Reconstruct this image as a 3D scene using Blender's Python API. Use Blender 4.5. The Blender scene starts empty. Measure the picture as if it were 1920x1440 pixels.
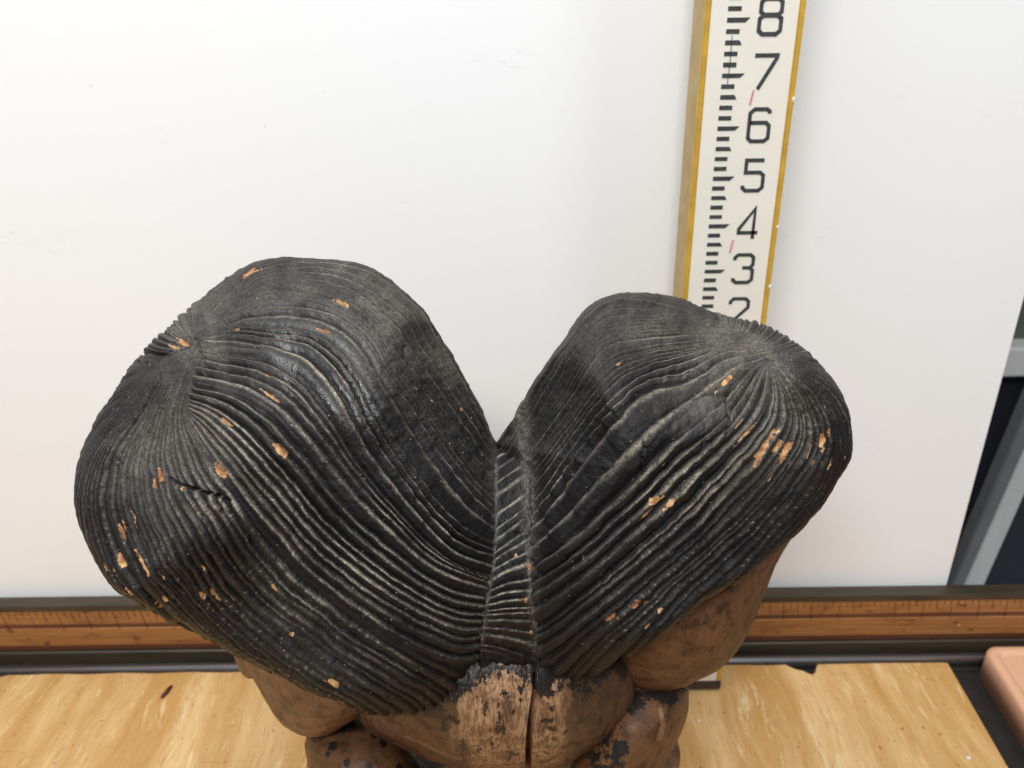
import bpy, bmesh, math, random
import numpy as np

random.seed(7)
SC = bpy.context.scene
COL = SC.collection

# ------------------------------------------------------------------ camera, light, exposure
H, PITCH, ROLL, FPX = 0.521, math.radians(24.4), math.radians(0.75), 1442.0
_cp, _sp = math.cos(PITCH), math.sin(PITCH)
FW = np.array([0, _cp, -_sp]); R0 = np.array([1.0, 0, 0]); U0 = np.array([0, _sp, _cp])
RT = math.cos(ROLL) * R0 - math.sin(ROLL) * U0
UP = math.cos(ROLL) * U0 + math.sin(ROLL) * R0
EYE = np.array([0, 0, H])

cam = bpy.data.cameras.new('camera')
cam.sensor_fit = 'HORIZONTAL'; cam.sensor_width = 36.0
cam.lens = 36.0 * FPX / 1920.0
cam.clip_start = 0.01; cam.clip_end = 30
cam.dof.use_dof = True; cam.dof.focus_distance = 0.345; cam.dof.aperture_fstop = 13.0
co = bpy.data.objects.new('camera', cam); COL.objects.link(co)
from mathutils import Matrix
co.matrix_world = Matrix(((RT[0], UP[0], -FW[0], EYE[0]), (RT[1], UP[1], -FW[1], EYE[1]),
                          (RT[2], UP[2], -FW[2], EYE[2]), (0, 0, 0, 1)))
SC.camera = co

world = bpy.data.worlds.new('World'); SC.world = world; world.use_nodes = True
bg = world.node_tree.nodes['Background']
bg.inputs[0].default_value = (0.92, 0.95, 1.0, 1); bg.inputs[1].default_value = 0.20


def area(name, loc, target, sx, sy, power, colour):
    l = bpy.data.lights.new(name, 'AREA'); l.shape = 'RECTANGLE'; l.size = sx; l.size_y = sy
    l.energy = power; l.color = colour
    o = bpy.data.objects.new(name, l); COL.objects.link(o)
    o.location = loc
    from mathutils import Vector
    o.rotation_euler = (Vector(target) - Vector(loc)).to_track_quat('-Z', 'Y').to_euler()
    return o


area('ceiling_lamp', (-0.30, 0.02, 1.75), (-0.1, 0.42, 0.1), 1.0, 0.35, 12.5, (0.97, 0.985, 1.0))
area('ceiling_lamp', (-0.40, -1.10, 1.85), (-0.1, 0.5, 0.35), 1.0, 0.4, 37.0, (0.975, 0.985, 1.0))
area('ceiling_lamp', (0.85, -0.25, 1.55), (0.1, 0.5, 0.3), 0.35, 0.25, 5.0, (0.98, 0.985, 1.0))

SC.view_settings.view_transform = 'Standard'; SC.view_settings.look = 'None'
SC.view_settings.exposure = 0.07; SC.view_settings.gamma = 1.0
SC.render.engine = 'CYCLES'
SC.cycles.use_denoising = True


# ------------------------------------------------------------------ measuring helpers
def at(px, py, zc):
    """point seen at pixel (px, py) of the 1920x1440 photograph, zc metres along the view axis"""
    px = np.asarray(px, float); py = np.asarray(py, float); zc = np.asarray(zc, float)
    k = ((px - 960) / FPX)[..., None] * RT - ((py - 720) / FPX)[..., None] * UP + FW
    return EYE + zc[..., None] * k


def ray(px, py):
    return FW + (px - 960) / FPX * RT - (py - 720) / FPX * UP


def on_y(px, py, y):
    r = ray(px, py); return EYE + r * (y / r[1])


def on_z(px, py, z):
    r = ray(px, py); return EYE + r * ((z - H) / r[2])


def project(P):
    d = np.asarray(P) - EYE
    zc = d @ FW
    return 960 + FPX * (d @ RT) / zc, 720 - FPX * (d @ UP) / zc, zc


# ------------------------------------------------------------------ object helpers
def link(o, parent=None):
    COL.objects.link(o)
    if parent is not None: o.parent = parent
    return o


def tag(o, label=None, cat=None, group=None, kind=None):
    if label: o['label'] = label
    if cat: o['category'] = cat
    if group: o['group'] = group
    if kind: o['kind'] = kind
    return o


def thing(name, label, cat, loc=(0, 0, 0), group=None):
    o = bpy.data.objects.new(name, None); o.location = loc; o.empty_display_size = 0.02
    link(o); return tag(o, label, cat, group)


def mesh_obj(name, bm, mat, parent=None, smooth=False):
    me = bpy.data.meshes.new(name); bm.to_mesh(me); bm.free()
    me.materials.append(mat)
    if smooth:
        me.polygons.foreach_set('use_smooth', [True] * len(me.polygons))
    o = link(bpy.data.objects.new(name, me), None)
    if parent is not None:
        o.parent = parent; o.matrix_parent_inverse = Matrix.Translation(parent.location).inverted()
    return o


def box(bm, x0, x1, y0, y1, z0, z1, bev=0.0, seg=2):
    v = [bm.verts.new((x, y, z)) for x in (x0, x1) for y in (y0, y1) for z in (z0, z1)]
    fs = [bm.faces.new([v[i] for i in f]) for f in ((0, 1, 3, 2), (4, 6, 7, 5), (0, 4, 5, 1), (2, 3, 7, 6), (0, 2, 6, 4), (1, 5, 7, 3))]
    bmesh.ops.recalc_face_normals(bm, faces=fs)
    if bev:
        es = list({e for f in fs for e in f.edges})
        bmesh.ops.bevel(bm, geom=es, offset=bev, segments=seg, affect='EDGES', profile=0.5)


def grid_obj(name, P, mat, parent=None, wrap=True, attrs=None, cap=False):
    """P: (rows, cols, 3) -> one quad mesh; wrap joins last column to the first"""
    n, m, _ = P.shape
    idx = np.arange(n * m).reshape(n, m)
    if wrap:
        a = idx[:-1]; b = np.roll(idx, -1, 1)[:-1]; c = np.roll(idx, -1, 1)[1:]; d = idx[1:]
    else:
        a = idx[:-1, :-1]; b = idx[:-1, 1:]; c = idx[1:, 1:]; d = idx[1:, :-1]
    q = np.stack([a, d, c, b], -1).reshape(-1, 4)
    me = bpy.data.meshes.new(name)
    me.vertices.add(n * m); me.vertices.foreach_set('co', P.reshape(-1).astype(np.float32))
    me.loops.add(q.size); me.loops.foreach_set('vertex_index', q.reshape(-1).astype(np.int32))
    me.polygons.add(len(q)); me.polygons.foreach_set('loop_start', np.arange(0, q.size, 4, dtype=np.int32))
    me.update(calc_edges=True)
    me.polygons.foreach_set('use_smooth', np.ones(len(q), bool))
    for k, v in (attrs or {}).items():
        if v.ndim == 3:
            at_ = me.attributes.new(k, 'FLOAT_VECTOR', 'POINT'); at_.data.foreach_set('vector', v.reshape(-1).astype(np.float32))
        else:
            at_ = me.attributes.new(k, 'FLOAT', 'POINT'); at_.data.foreach_set('value', v.reshape(-1).astype(np.float32))
    me.materials.append(mat)
    o = link(bpy.data.objects.new(name, me))
    if parent is not None:
        o.parent = parent; o.matrix_parent_inverse = Matrix.Translation(parent.location).inverted()
    return o


# ------------------------------------------------------------------ material helpers
class NT:
    def __init__(s, name):
        s.m = bpy.data.materials.new(name); s.m.use_nodes = True
        s.t = s.m.node_tree; s.b = s.t.nodes['Principled BSDF']; s.tc = None

    def n(s, typ, **kw):
        x = s.t.nodes.new('ShaderNode' + typ)
        for k, v in kw.items():
            setattr(x, k, v)
        return x

    def l(s, a, b): s.t.links.new(a, b)

    def val(s, sock, v):
        if hasattr(v, 'is_linked'): s.l(v, sock)
        else: sock.default_value = v

    def coord(s, scale=(1, 1, 1), rot=(0, 0, 0), src=None):
        if src is None:
            if s.tc is None: s.tc = s.n('TexCoord')
            src = s.tc.outputs['Object']
        mp = s.n('Mapping'); s.l(src, mp.inputs[0])
        mp.inputs['Scale'].default_value = scale; mp.inputs['Rotation'].default_value = rot
        return mp.outputs[0]

    def noise(s, vec, scale=1.0, detail=3.0, rough=0.55, dist=0.0):
        x = s.n('TexNoise'); s.l(vec, x.inputs['Vector'])
        x.inputs['Scale'].default_value = scale; x.inputs['Detail'].default_value = detail
        x.inputs['Roughness'].default_value = rough; x.inputs['Distortion'].default_value = dist
        return x.outputs['Fac']

    def ramp(s, fac, *stops):
        x = s.n('ValToRGB'); s.l(fac, x.inputs[0])
        e = x.color_ramp.elements
        while len(e) < len(stops): e.new(0.5)
        for el, (p, c) in zip(e, stops):
            el.position = p; el.color = (c, c, c, 1) if not hasattr(c, '__len__') else (*c, 1)
        return x.outputs[0]

    def mix(s, fac, a, b):
        x = s.n('Mix', data_type='RGBA'); s.val(x.inputs[0], fac)
        for sock, v in ((x.inputs[6], a), (x.inputs[7], b)):
            s.val(sock, v if hasattr(v, 'is_linked') else (*v, 1))
        return x.outputs[2]

    def math(s, op, a, b=0.0, clamp=False):
        x = s.n('Math', operation=op, use_clamp=clamp); s.val(x.inputs[0], a); s.val(x.inputs[1], b)
        return x.outputs[0]

    def bump(s, h, strength, dist=0.001):
        x = s.n('Bump'); s.l(h, x.inputs['Height']); x.inputs['Strength'].default_value = strength
        x.inputs['Distance'].default_value = dist
        s.l(x.outputs[0], s.b.inputs['Normal'])

    def attr(s, name):
        x = s.n('Attribute', attribute_name=name); return x

    def set(s, **kw):
        for k, v in kw.items():
            sock = s.b.inputs[k.replace('_', ' ')]
            s.val(sock, (*v, 1) if isinstance(v, tuple) and len(v) == 3 else v)
        return s.m


def mat_board():
    n = NT('white board')
    c = n.coord()
    smudge = n.ramp(n.noise(n.coord((3, 3, 9)), 1.3, 4, .6), (.60, 0), (.80, .45))
    fine = n.noise(c, 60, 3)
    base = n.mix(smudge, (.84, .848, .845), (.795, .80, .80))
    base = n.mix(n.math('MULTIPLY', fine, .05), base, (.6, .6, .6))
    patch = n.ramp(n.noise(n.coord((1, 1, 1.6)), 7.0, 2, .5), (.60, 0), (.72, 1))
    scuff = n.ramp(n.noise(n.coord((60, 60, 260), (0, .25, 0)), 1, 4, .7), (.55, 0), (.72, 1))
    base = n.mix(n.math('MULTIPLY', n.math('MULTIPLY', patch, scuff), .6), base, (.45, .45, .45))
    dots = n.ramp(n.noise(c, 190, 2, .5), (.765, 0), (.80, 1))
    base = n.mix(n.math('MULTIPLY', dots, .25), base, (.4, .38, .36))
    n.bump(n.noise(c, 25, 2), .02)
    return n.set(Base_Color=base, Roughness=.42, Specular_IOR_Level=.3)


def mat_simple(name, col, rough=.5, metal=0.0, var=.25, scale=120, bump=.05, col2=None, stretch=(1, 1, 1)):
    n = NT(name); c = n.coord(stretch)
    f = n.ramp(n.noise(c, scale, 4, .6), (.35, 0), (.7, 1))
    c2 = col2 or tuple(x * (1 - var) for x in col)
    base = n.mix(f, col, c2)
    n.bump(n.noise(c, scale * 2.5, 3), bump)
    r = n.math('ADD', n.math('MULTIPLY', f, .12), rough - .06)
    return n.set(Base_Color=base, Roughness=r, Metallic=metal)


def mat_plywood():
    n = NT('plywood')
    src = n.coord()
    vm = n.n('VectorMath', operation='MULTIPLY_ADD')
    cmb = n.n('CombineXYZ')
    n.l(n.math('SUBTRACT', n.noise(n.coord((1, .8, 1)), 4.2, 3, .5), .5), cmb.inputs[0])
    n.l(n.math('SUBTRACT', n.noise(n.coord((1, .8, 1), (0, 0, .7)), 6.3, 2), .5), cmb.inputs[1])
    n.l(cmb.outputs[0], vm.inputs[0]); vm.inputs[1].default_value = (.085, .06, 0); n.l(src, vm.inputs[2])
    w = vm.outputs[0]
    rot = (0, 0, math.radians(-20))
    rings = n.noise(n.coord((30, 2.6, 1), rot, w), 1, 2, .5, .3)       # broad summer-wood flames
    streak = n.noise(n.coord((150, 8, 1), rot, w), 1, 5, .7)
    fine = n.noise(n.coord((1100, 45, 1), rot, w), 1, 4, .7)
    blot = n.noise(n.coord((10, 7, 1), (0, 0, .5)), 1, 3, .55)
    pale = n.noise(n.coord((110, 16, 1), (0, 0, math.radians(-32)), w), 1, 5, .75)
    base = n.mix(n.ramp(rings, (.36, 0), (.60, 1)), (.73, .495, .235), (.54, .30, .10))
    base = n.mix(n.math('MULTIPLY', n.ramp(blot, (.42, 0), (.66, 1)), .5), base, (.50, .26, .08))
    base = n.mix(n.math('MULTIPLY', n.ramp(streak, (.48, 0), (.66, 1)), .45), base, (.48, .26, .09))
    base = n.mix(n.math('MULTIPLY', n.ramp(pale, (.56, 0), (.64, 1)), .55), base, (.84, .66, .38))
    base = n.mix(n.math('MULTIPLY', n.ramp(fine, (.52, 0), (.64, 1)), .55), base, (.36, .175, .05))
    dash = n.noise(n.coord((620, 75, 1), rot, w), 1, 2, .5)
    base = n.mix(n.math('MULTIPLY', n.ramp(dash, (.68, 0), (.74, 1)), .7), base, (.22, .10, .035))
    spots = n.ramp(n.noise(src, 170, 3, .5), (.68, 0), (.73, 1))
    base = n.mix(n.math('MULTIPLY', spots, .8), base, (.13, .06, .022))
    scr = n.noise(n.coord((9, 520, 1), (0, 0, .06)), 1, 3, .6)
    base = n.mix(n.math('MULTIPLY', n.ramp(scr, (.68, 0), (.74, 1)), .5), base, (.20, .11, .05))
    n.bump(n.math('ADD', fine, streak), .4, .0008)
    return n.set(Base_Color=base, Roughness=n.math('ADD', n.math('MULTIPLY', streak, .2), .42), Specular_IOR_Level=.3)


def mat_hair():
    n = NT('black painted carved wood')
    w = n.attr('wear'); sep = n.n('SeparateXYZ'); n.l(w.outputs['Vector'], sep.inputs[0])
    dustA, region, chip = sep.outputs
    c = n.coord()
    grain = n.noise(c, 1500, 2, .6)
    mid = n.noise(c, 420, 3, .6)
    low = n.noise(c, 70, 3, .6)
    black = n.mix(n.ramp(low, (.35, 0), (.7, 1)), (.0075, .0075, .009), (.015, .014, .014))
    # dust speckles: crest lines and dusty regions
    d = n.math('MULTIPLY', dustA, n.ramp(mid, (.32, .28), (.56, 1.0)))
    d = n.math('MULTIPLY', d, n.ramp(grain, (.36, .30), (.58, 1.0)))
    r = n.math('MULTIPLY', region, n.ramp(grain, (.34, .25), (.64, 1.0)))
    r = n.math('MULTIPLY', r, n.ramp(mid, (.25, .45), (.65, 1.0)))
    base = n.mix(n.math('MULTIPLY', r, .85, True), black, (.225, .206, .176))
    base = n.mix(n.math('MULTIPLY', d, .95, True), base, (.50, .44, .33))
    # loose flecks
    vo = n.n('TexVoronoi'); n.l(c, vo.inputs['Vector']); vo.inputs['Scale'].default_value = 430
    fl = n.ramp(vo.outputs['Distance'], (.10, 1), (.20, 0))
    pick = n.ramp(n.noise(c, 260, 2, .6), (.59, 0), (.66, 1))
    base = n.mix(n.math('MULTIPLY', n.math('MULTIPLY', fl, pick), .6), base, (.45, .43, .38))
    edge = n.ramp(n.math('ADD', chip, n.math('MULTIPLY', n.math('SUBTRACT', mid, .5), 1.5)), (.40, 0), (.56, 1))
    wood = n.mix(n.ramp(n.noise(c, 300, 4, .65), (.38, 0), (.62, 1)), (.62, .39, .19), (.38, .175, .072))
    wood = n.mix(n.ramp(n.noise(c, 75, 3, .6), (.46, 0), (.62, 1)), wood, (.24, .095, .04))
    base = n.mix(edge, base, wood)
    n.bump(n.math('ADD', n.math('MULTIPLY', grain, .5), mid), .75, .0008)
    rough = n.math('ADD', n.math('ADD', n.math('MULTIPLY', mid, .28), .33), n.math('MULTIPLY', n.math('ADD', region, n.math('ADD', dustA, chip)), .22))
    gl = n.attr('gloss')
    rough = n.math('SUBTRACT', rough, n.math('MULTIPLY', gl.outputs['Fac'], .28))
    return n.set(Base_Color=base, Roughness=rough, Specular_IOR_Level=n.math('ADD', n.math('MULTIPLY', gl.outputs['Fac'], .9), .17))


def mat_skin(name, ca, cb, cc, k=1.0):
    """brown stained carved wood; wear.x = black paint and painted-in shade, wear.y = bare pale wood"""
    n = NT(name)
    w = n.attr('wear'); sep = n.n('SeparateXYZ'); n.l(w.outputs['Vector'], sep.inputs[0])
    paint, bare, _ = sep.outputs
    c = n.coord()
    fib = n.noise(n.coord((900, 900, 90)), 1, 3, .6)
    fine = n.noise(c, 700, 3, .6)
    mid = n.noise(c, 120, 4, .62)
    low = n.noise(c, 32, 3, .55)
    base = n.mix(n.ramp(low, (.38, 0), (.62, 1)), ca, cb)
    base = n.mix(n.math('MULTIPLY', n.ramp(mid, (.48, 0), (.66, 1)), .75), base, cc)
    base = n.mix(n.math('MULTIPLY', n.ramp(fib, (.5, 0), (.75, 1)), .45), base, cc)
    pale = n.mix(n.ramp(mid, (.42, 0), (.62, 1)), (.39, .235, .130), (.21, .108, .056))
    pale = n.mix(n.math('MULTIPLY', n.ramp(fib, (.44, 0), (.62, 1)), .85), pale, (.11, .056, .028))
    pale = n.mix(n.math('MULTIPLY', n.ramp(n.noise(n.coord((260, 260, 60)), 1, 4, .7), (.54, 0), (.64, 1)), .7), pale, (.05, .028, .016))
    fb = n.ramp(n.math('ADD', n.math('ADD', bare, n.math('MULTIPLY', n.math('SUBTRACT', fib, .5), .8)), n.math('MULTIPLY', n.math('SUBTRACT', mid, .5), .9)), (.40, 0), (.68, 1))
    base = n.mix(fb, base, pale)
    fp = n.ramp(n.math('ADD', n.math('ADD', paint, n.math('MULTIPLY', n.math('SUBTRACT', fine, .5), .8)),
                       n.math('ADD', n.math('MULTIPLY', n.math('SUBTRACT', fib, .5), .8), n.math('MULTIPLY', n.math('SUBTRACT', mid, .5), .6))), (.44, 0), (.60, 1))
    base = n.mix(fp, base, n.mix(fine, (.010, .0095, .0095), (.024, .019, .015)))
    n.bump(n.math('ADD', n.math('ADD', n.math('MULTIPLY', fib, .8), mid), n.math('MULTIPLY', fp, .3)), .4, .0007)
    rough = n.math('SUBTRACT', n.math('ADD', n.math('MULTIPLY', mid, .2), .40), n.math('MULTIPLY', fp, .10))
    return n.set(Base_Color=base, Roughness=rough, Specular_IOR_Level=.27)


M_BOARD = mat_board()
M_PLY = mat_plywood()
M_HAIR = mat_hair()
M_SKIN = mat_skin('brown carved wood', (.215, .116, .060), (.140, .072, .036), (.050, .026, .014))
M_CHEEK2 = mat_skin('dark brown carved wood', (.160, .074, .032), (.098, .045, .020), (.030, .015, .008))
M_NECK = mat_skin('worn neck wood', (.115, .060, .030), (.072, .037, .020), (.026, .014, .009))

M_TABLE = mat_simple('dark bench top', (.020, .018, .017), .55, 0, .5, 60, .1)
M_BRONZE = mat_simple('dark bronze metal', (.078, .060, .038), .42, .35, .5, 90, .05, stretch=(.15, 1, 1))
def mat_rule():
    n = NT('varnished rule wood'); c = n.coord()
    g = n.noise(n.coord((9, 400, 400)), 1, 4, .65); st = n.noise(n.coord((28, 60, 60)), 1, 4, .65); blot = n.noise(n.coord((70, 160, 160)), 1, 3, .6)
    base = n.mix(n.ramp(g, (.38, 0), (.64, 1)), (.37, .165, .052), (.26, .100, .030))
    base = n.mix(n.math('MULTIPLY', n.ramp(st, (.50, 0), (.66, 1)), .5), base, (.17, .062, .020))
    base = n.mix(n.math('MULTIPLY', n.ramp(blot, (.63, 0), (.72, 1)), .75), base, (.075, .030, .012))
    n.bump(g, .15, .0004)
    return n.set(Base_Color=base, Roughness=n.math('ADD', n.math('MULTIPLY', st, .25), .30))


M_RULEWOOD = mat_rule()
M_STRIPE = mat_simple('red brown inlay', (.135, .045, .022), .4, 0, .35, 90, .03, stretch=(.15, 1, 1))
M_INK = mat_simple('faded black ink', (.05, .028, .016), .6, 0, .4, 300, .0)
M_STEEL = mat_simple('drawn steel rod', (.62, .65, .68), .26, .95, .25, 120, .03, stretch=(.1, 1, 1))
M_YELLOW = mat_simple('ochre yellow paint', (.60, .36, .035), .42, 0, .25, 90, .06, col2=(.46, .27, .03))
M_TAN = mat_simple('rubbed yellow paint', (.48, .33, .11), .5, 0, .2, 60, .06, col2=(.42, .27, .07))
M_CREAM = mat_simple('cream enamel', (.80, .755, .66), .35, 0, .05, 40, .01)
M_BLACKINK = mat_simple('black scale print', (.030, .035, .036), .5, 0, .4, 400, .0, col2=(.055, .06, .06))
M_PINK = mat_simple('faded red print', (.70, .26, .28), .5, 0, .2, 300, .0)
M_ORANGE = mat_simple('orange clay plastic', (.76, .43, .265), .5, 0, .1, 25, .03, col2=(.72, .40, .24))
M_NAVY = mat_simple('dark navy panel', (.020, .021, .030), .35, 0, .3, 20, .02)
M_ALU = mat_simple('satin aluminium', (.66, .67, .65), .45, .2, .12, 30, .02, stretch=(1, 1, .1))
M_GREYRAIL = mat_simple('grey painted rail', (.17, .175, .18), .5, .1, .15, 30, .02)
M_GREEN = mat_simple('dark green grey panel', (.085, .10, .095), .5, 0, .25, 20, .02)
M_BARK = mat_simple('dark red bark', (.10, .020, .012), .5, 0, .5, 400, .3)
M_CRUMB = mat_simple('white plaster crumb', (.80, .74, .66), .8, 0, .2, 900, .2)
M_BASEGREY = mat_simple('dark worn metal shoe', (.07, .05, .045), .5, .3, .4, 200, .1)


# ------------------------------------------------------------------ the bench and the background
tbl = thing('workbench', 'dark workbench top showing as a black gap beside the plywood sheet', 'workbench', (0.1, .2, -.018))
bm = bmesh.new(); box(bm, -1.1, 1.1, -.35, .62, -.048, -.018, .002); mesh_obj('tabletop', bm, M_TABLE, tbl)
bm = bmesh.new(); box(bm, -1.08, 1.08, -.33, .60, -.11, -.0485); mesh_obj('apron', bm, M_TABLE, tbl)

# plywood sheet with the knot notch in its back edge
pr = on_z(1775, 1241, 0.0); pr2 = on_z(1890, 1440, 0.0); pl = on_z(300, 1263, 0.0)
yb = .5 * (pr[1] + pl[1])
dirx = (pr2[0] - pr[0]) / (pr2[1] - pr[1])
ply = thing('plywood_sheet', 'yellow brown plywood sheet with swirling grain under the carving', 'plywood', (0, .2, -.018))
bm = bmesh.new()
kx0, kx1 = on_z(1472, 1246, 0)[0], on_z(1534, 1246, 0)[0]
back = [(-.75, yb)]
for i in range(60):
    x = -.74 + (kx0 + .74) * i / 59 - .002
    back.append((x, yb + .0006 * math.sin(i * 1.7) - (.010 if i == 16 else 0) * random.random()))
for i, (f, dp) in enumerate(((0, 0), (.14, .0035), (.3, .0065), (.45, .0075), (.55, .0105), (.68, .0125), (.8, .010), (.88, .0055), (1, 0))):
    back.append((kx0 + (kx1 - kx0) * f, yb - dp))
back += [(kx1 + .06, yb + .0004), (pr[0] - .0015, yb), (pr[0], yb - .0015)]
x_end = pr[0] + dirx * (-.30 - yb)
outline = back + [(x_end, -.30), (-.75, -.30)]
top = [bm.verts.new((x, y, 0)) for x, y in outline]; bot = [bm.verts.new((x, y, -.0175)) for x, y in outline]
bm.faces.new(list(reversed(top))); bm.faces.new(bot)
for i in range(len(outline)):
    j = (i + 1) % len(outline); bm.faces.new((top[i], top[j], bot[j], bot[i]))
bmesh.ops.recalc_face_normals(bm, faces=bm.faces[:])
bmesh.ops.triangulate(bm, faces=[f for f in bm.faces if len(f.verts) > 4])
mesh_obj('board', bm, M_PLY, ply)
bm = bmesh.new()
for i in range(24):       # torn red-brown rim of the knot hole
    f = i / 23; x = kx0 + (kx1 - kx0) * f
    dp = np.interp(f, (0, .14, .3, .45, .55, .68, .8, .88, 1), (0, .0035, .0065, .0075, .0105, .0125, .010, .0055, 0))
    r = .0009 + .0008 * random.random()
    box(bm, x - r * 1.2, x + r * 1.2, yb - dp - r, yb - dp + r * 1.6, -.012, -.0008 + .0005 * random.random(), .0006, 1)
mesh_obj('knot_rim', bm, M_BARK, ply)

# steel rod behind the plywood
rod = bpy.data.objects
def cyl_x(name, y, z, r, x0, x1, mat, parent=None, seg=24):
    bm = bmesh.new()
    ring = [[bm.verts.new((x, y + r * math.cos(a), z + r * math.sin(a))) for a in [2 * math.pi * k / seg for k in range(seg)]] for x in (x0, x1)]
    for k in range(seg):
        bm.faces.new((ring[0][k], ring[0][(k + 1) % seg], ring[1][(k + 1) % seg], ring[1][k]))
    bm.faces.new(ring[0][::-1]); bm.faces.new(ring[1])
    bmesh.ops.recalc_face_normals(bm, faces=bm.faces[:])
    o = mesh_obj(name, bm, mat, parent, True)
    return o
YR = .5425
zt = on_y(100, 1249, YR)[2]
RODR = .0052
o = cyl_x('metal_rod', YR, zt - RODR, RODR, -.9, .9, M_STEEL)
tag(o, 'long grey metal rod lying behind the plywood edge, below the wooden rule', 'metal rod')
bm = bmesh.new(); box(bm, -.9, .9, YR - .0085, YR + .0085, -.0175, zt - 2 * RODR - .0003, .001, 1)
o = mesh_obj('rod_rest', bm, M_TABLE); tag(o, 'dark strip under the grey metal rod at the back of the bench', 'strip')

# long wooden rule standing on edge
YB = .5525
def zb(py): return on_y(100, py, YB)[2]
rule = thing('wooden_rule', 'long orange brown wooden rule with dark metal edges and inch marks', 'rule', (0, YB, -.018))
z_bot, z_s2b, z_s2t, z_s1b, z_s1t, z_top, z_lip = [zb(v) for v in (1247.5, 1221, 1211, 1179, 1171, 1147, 1143.5)]
def strip(name, z0, z1, y0, mat, bev=.0004):
    bm = bmesh.new(); box(bm, -1.0, 1.0, y0, YB + .010, z0, z1, bev, 1); return mesh_obj(name, bm, mat, rule)
strip('upper_wood_band', z_s1t, z_top - .0002, YB, M_RULEWOOD)
strip('inlay_stripe', z_s1b + .0002, z_s1t - .0002, YB + .0006, M_STRIPE)
strip('lower_wood_band', z_s2t, z_s1b, YB - .0002, M_RULEWOOD)
strip('inlay_stripe', z_s2b + .0008, z_s2t - .0002, YB + .0008, M_STRIPE)
strip('bottom_edge', -.018, z_s2b - .0002, YB - .0015, M_BRONZE, .0012)
bm = bmesh.new(); zl = on_y(100, 1136, YB)[2]
yt = on_z(100, 1118, zl)[1]
box(bm, -1.0, 1.0, YB - .0008, yt, z_top, zl, .0011, 2)
mesh_obj('top_edge', bm, M_BRONZE, rule)
bm = bmesh.new(); box(bm, -1.0, 1.0, YB + .0105, yt - .0005, -.018, z_top - .0003); mesh_obj('core', bm, M_RULEWOOD, rule)
x_inch = on_y(110, 1160, YB)[0]
bm = bmesh.new()
for k in range(-130, 260):
    x = x_inch + k * .0254 / 4
    if abs(x) > .95: continue
    ln = (1.0, .42, .78, .42)[k % 4] * (z_top - z_s1t) * random.uniform(.85, 1.05)
    if k % 4 == 0: ln = (z_top - z_s1b) + .0015
    w = random.uniform(.00018, .00032) * (1 if random.random() > .12 else .6)
    xa = x + random.uniform(-.0002, .0002)
    v = [bm.verts.new(p) for p in ((xa - w, YB - .0005, z_top - .0004), (xa + w, YB - .0005, z_top - .0004),
                                   (xa + w + ln * .10, YB - .0005, z_top - ln), (xa - w + ln * .10, YB - .0005, z_top - ln))]
    bm.faces.new(v)
o = mesh_obj('inch_marks', bm, M_INK, rule)
# brass pin in the rule on the right
pp = on_y(1798, 1172, YB)
bm = bmesh.new(); bmesh.ops.create_uvsphere(bm, u_segments=12, v_segments=6, radius=.0012, matrix=Matrix.Translation((pp[0], YB + .0002, pp[2])))
mesh_obj('pin', bm, M_TAN, rule, True)

# white board
YW = yt + .002
e0, e1 = on_y(1922, 556, YW), on_y(1775, 1100, YW)
xe = .5 * (e0[0] + e1[0])
sk = (e0[0] - e1[0]) / (e0[2] - e1[2])
bm = bmesh.new()
zb0, zt0 = -.018, 1.15
xb, xt = e1[0] + sk * (zb0 - e1[2]), e1[0] + sk * (zt0 - e1[2])
vs = [bm.verts.new(p) for p in ((-1.3, YW, zb0), (xb, YW, zb0), (xt, YW, zt0), (-1.3, YW, zt0))]
vb = [bm.verts.new((v.co.x, YW + .006, v.co.z)) for v in vs]
bm.faces.new(vs); bm.faces.new(vb[::-1])
for i in range(4): bm.faces.new((vs[i], vb[i], vb[(i + 1) % 4], vs[(i + 1) % 4]))
bmesh.ops.recalc_face_normals(bm, faces=bm.faces[:])
bmesh.ops.bevel(bm, geom=bm.edges[:], offset=.0012, segments=2, affect='EDGES')
o = mesh_obj('white_board', bm, M_BOARD)
tag(o, 'large plain white board with faint smudges standing behind the carving', 'board')

# dark cabinet front with a leaning light bar beyond the board's right edge
YD = .86
def quad_prism(name, pts, y, depth, mat, parent=None):
    P = [on_y(px, py, y) for px, py in pts]
    bm = bmesh.new()
    a = [bm.verts.new(p) for p in P]; b = [bm.verts.new((p[0], p[1] + depth, p[2])) for p in P]
    bm.faces.new(a); bm.faces.new(b[::-1])
    n = len(P)
    for i in range(n): bm.faces.new((a[i], b[i], b[(i + 1) % n], a[(i + 1) % n]))
    bmesh.ops.recalc_face_normals(bm, faces=bm.faces[:])
    bmesh.ops.bevel(bm, geom=bm.edges[:], offset=.0015, segments=2, affect='EDGES')
    return mesh_obj(name, bm, mat, parent)
cab = thing('dark_cabinet', 'dark blue black cabinet front beyond the right edge of the white board', 'cabinet', (.7, YD + .05, -.05))
bm = bmesh.new(); box(bm, .25, 1.7, YD + .045, YD + .25, -.8, on_y(1915, 690, YD + .05)[2], .003); mesh_obj('front', bm, M_NAVY, cab)
z0, z1 = on_y(1915, 690, YD + .05)[2], on_y(1915, 636, YD + .05)[2]
bm = bmesh.new(); box(bm, .25, 1.7, YD + .02, YD + .25, z0 + .0005, z1, .003); mesh_obj('rail', bm, M_ALU, cab)
bm = bmesh.new(); box(bm, .25, 1.7, YD + .05, YD + .25, z1 + .0005, z1 + .9, .003); mesh_obj('upper_panel', bm, M_GREEN, cab)
bar = thing('leaning_bar', 'pale grey metal bar leaning diagonally in front of the dark cabinet', 'metal bar', (.5, YD, -.05))
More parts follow.
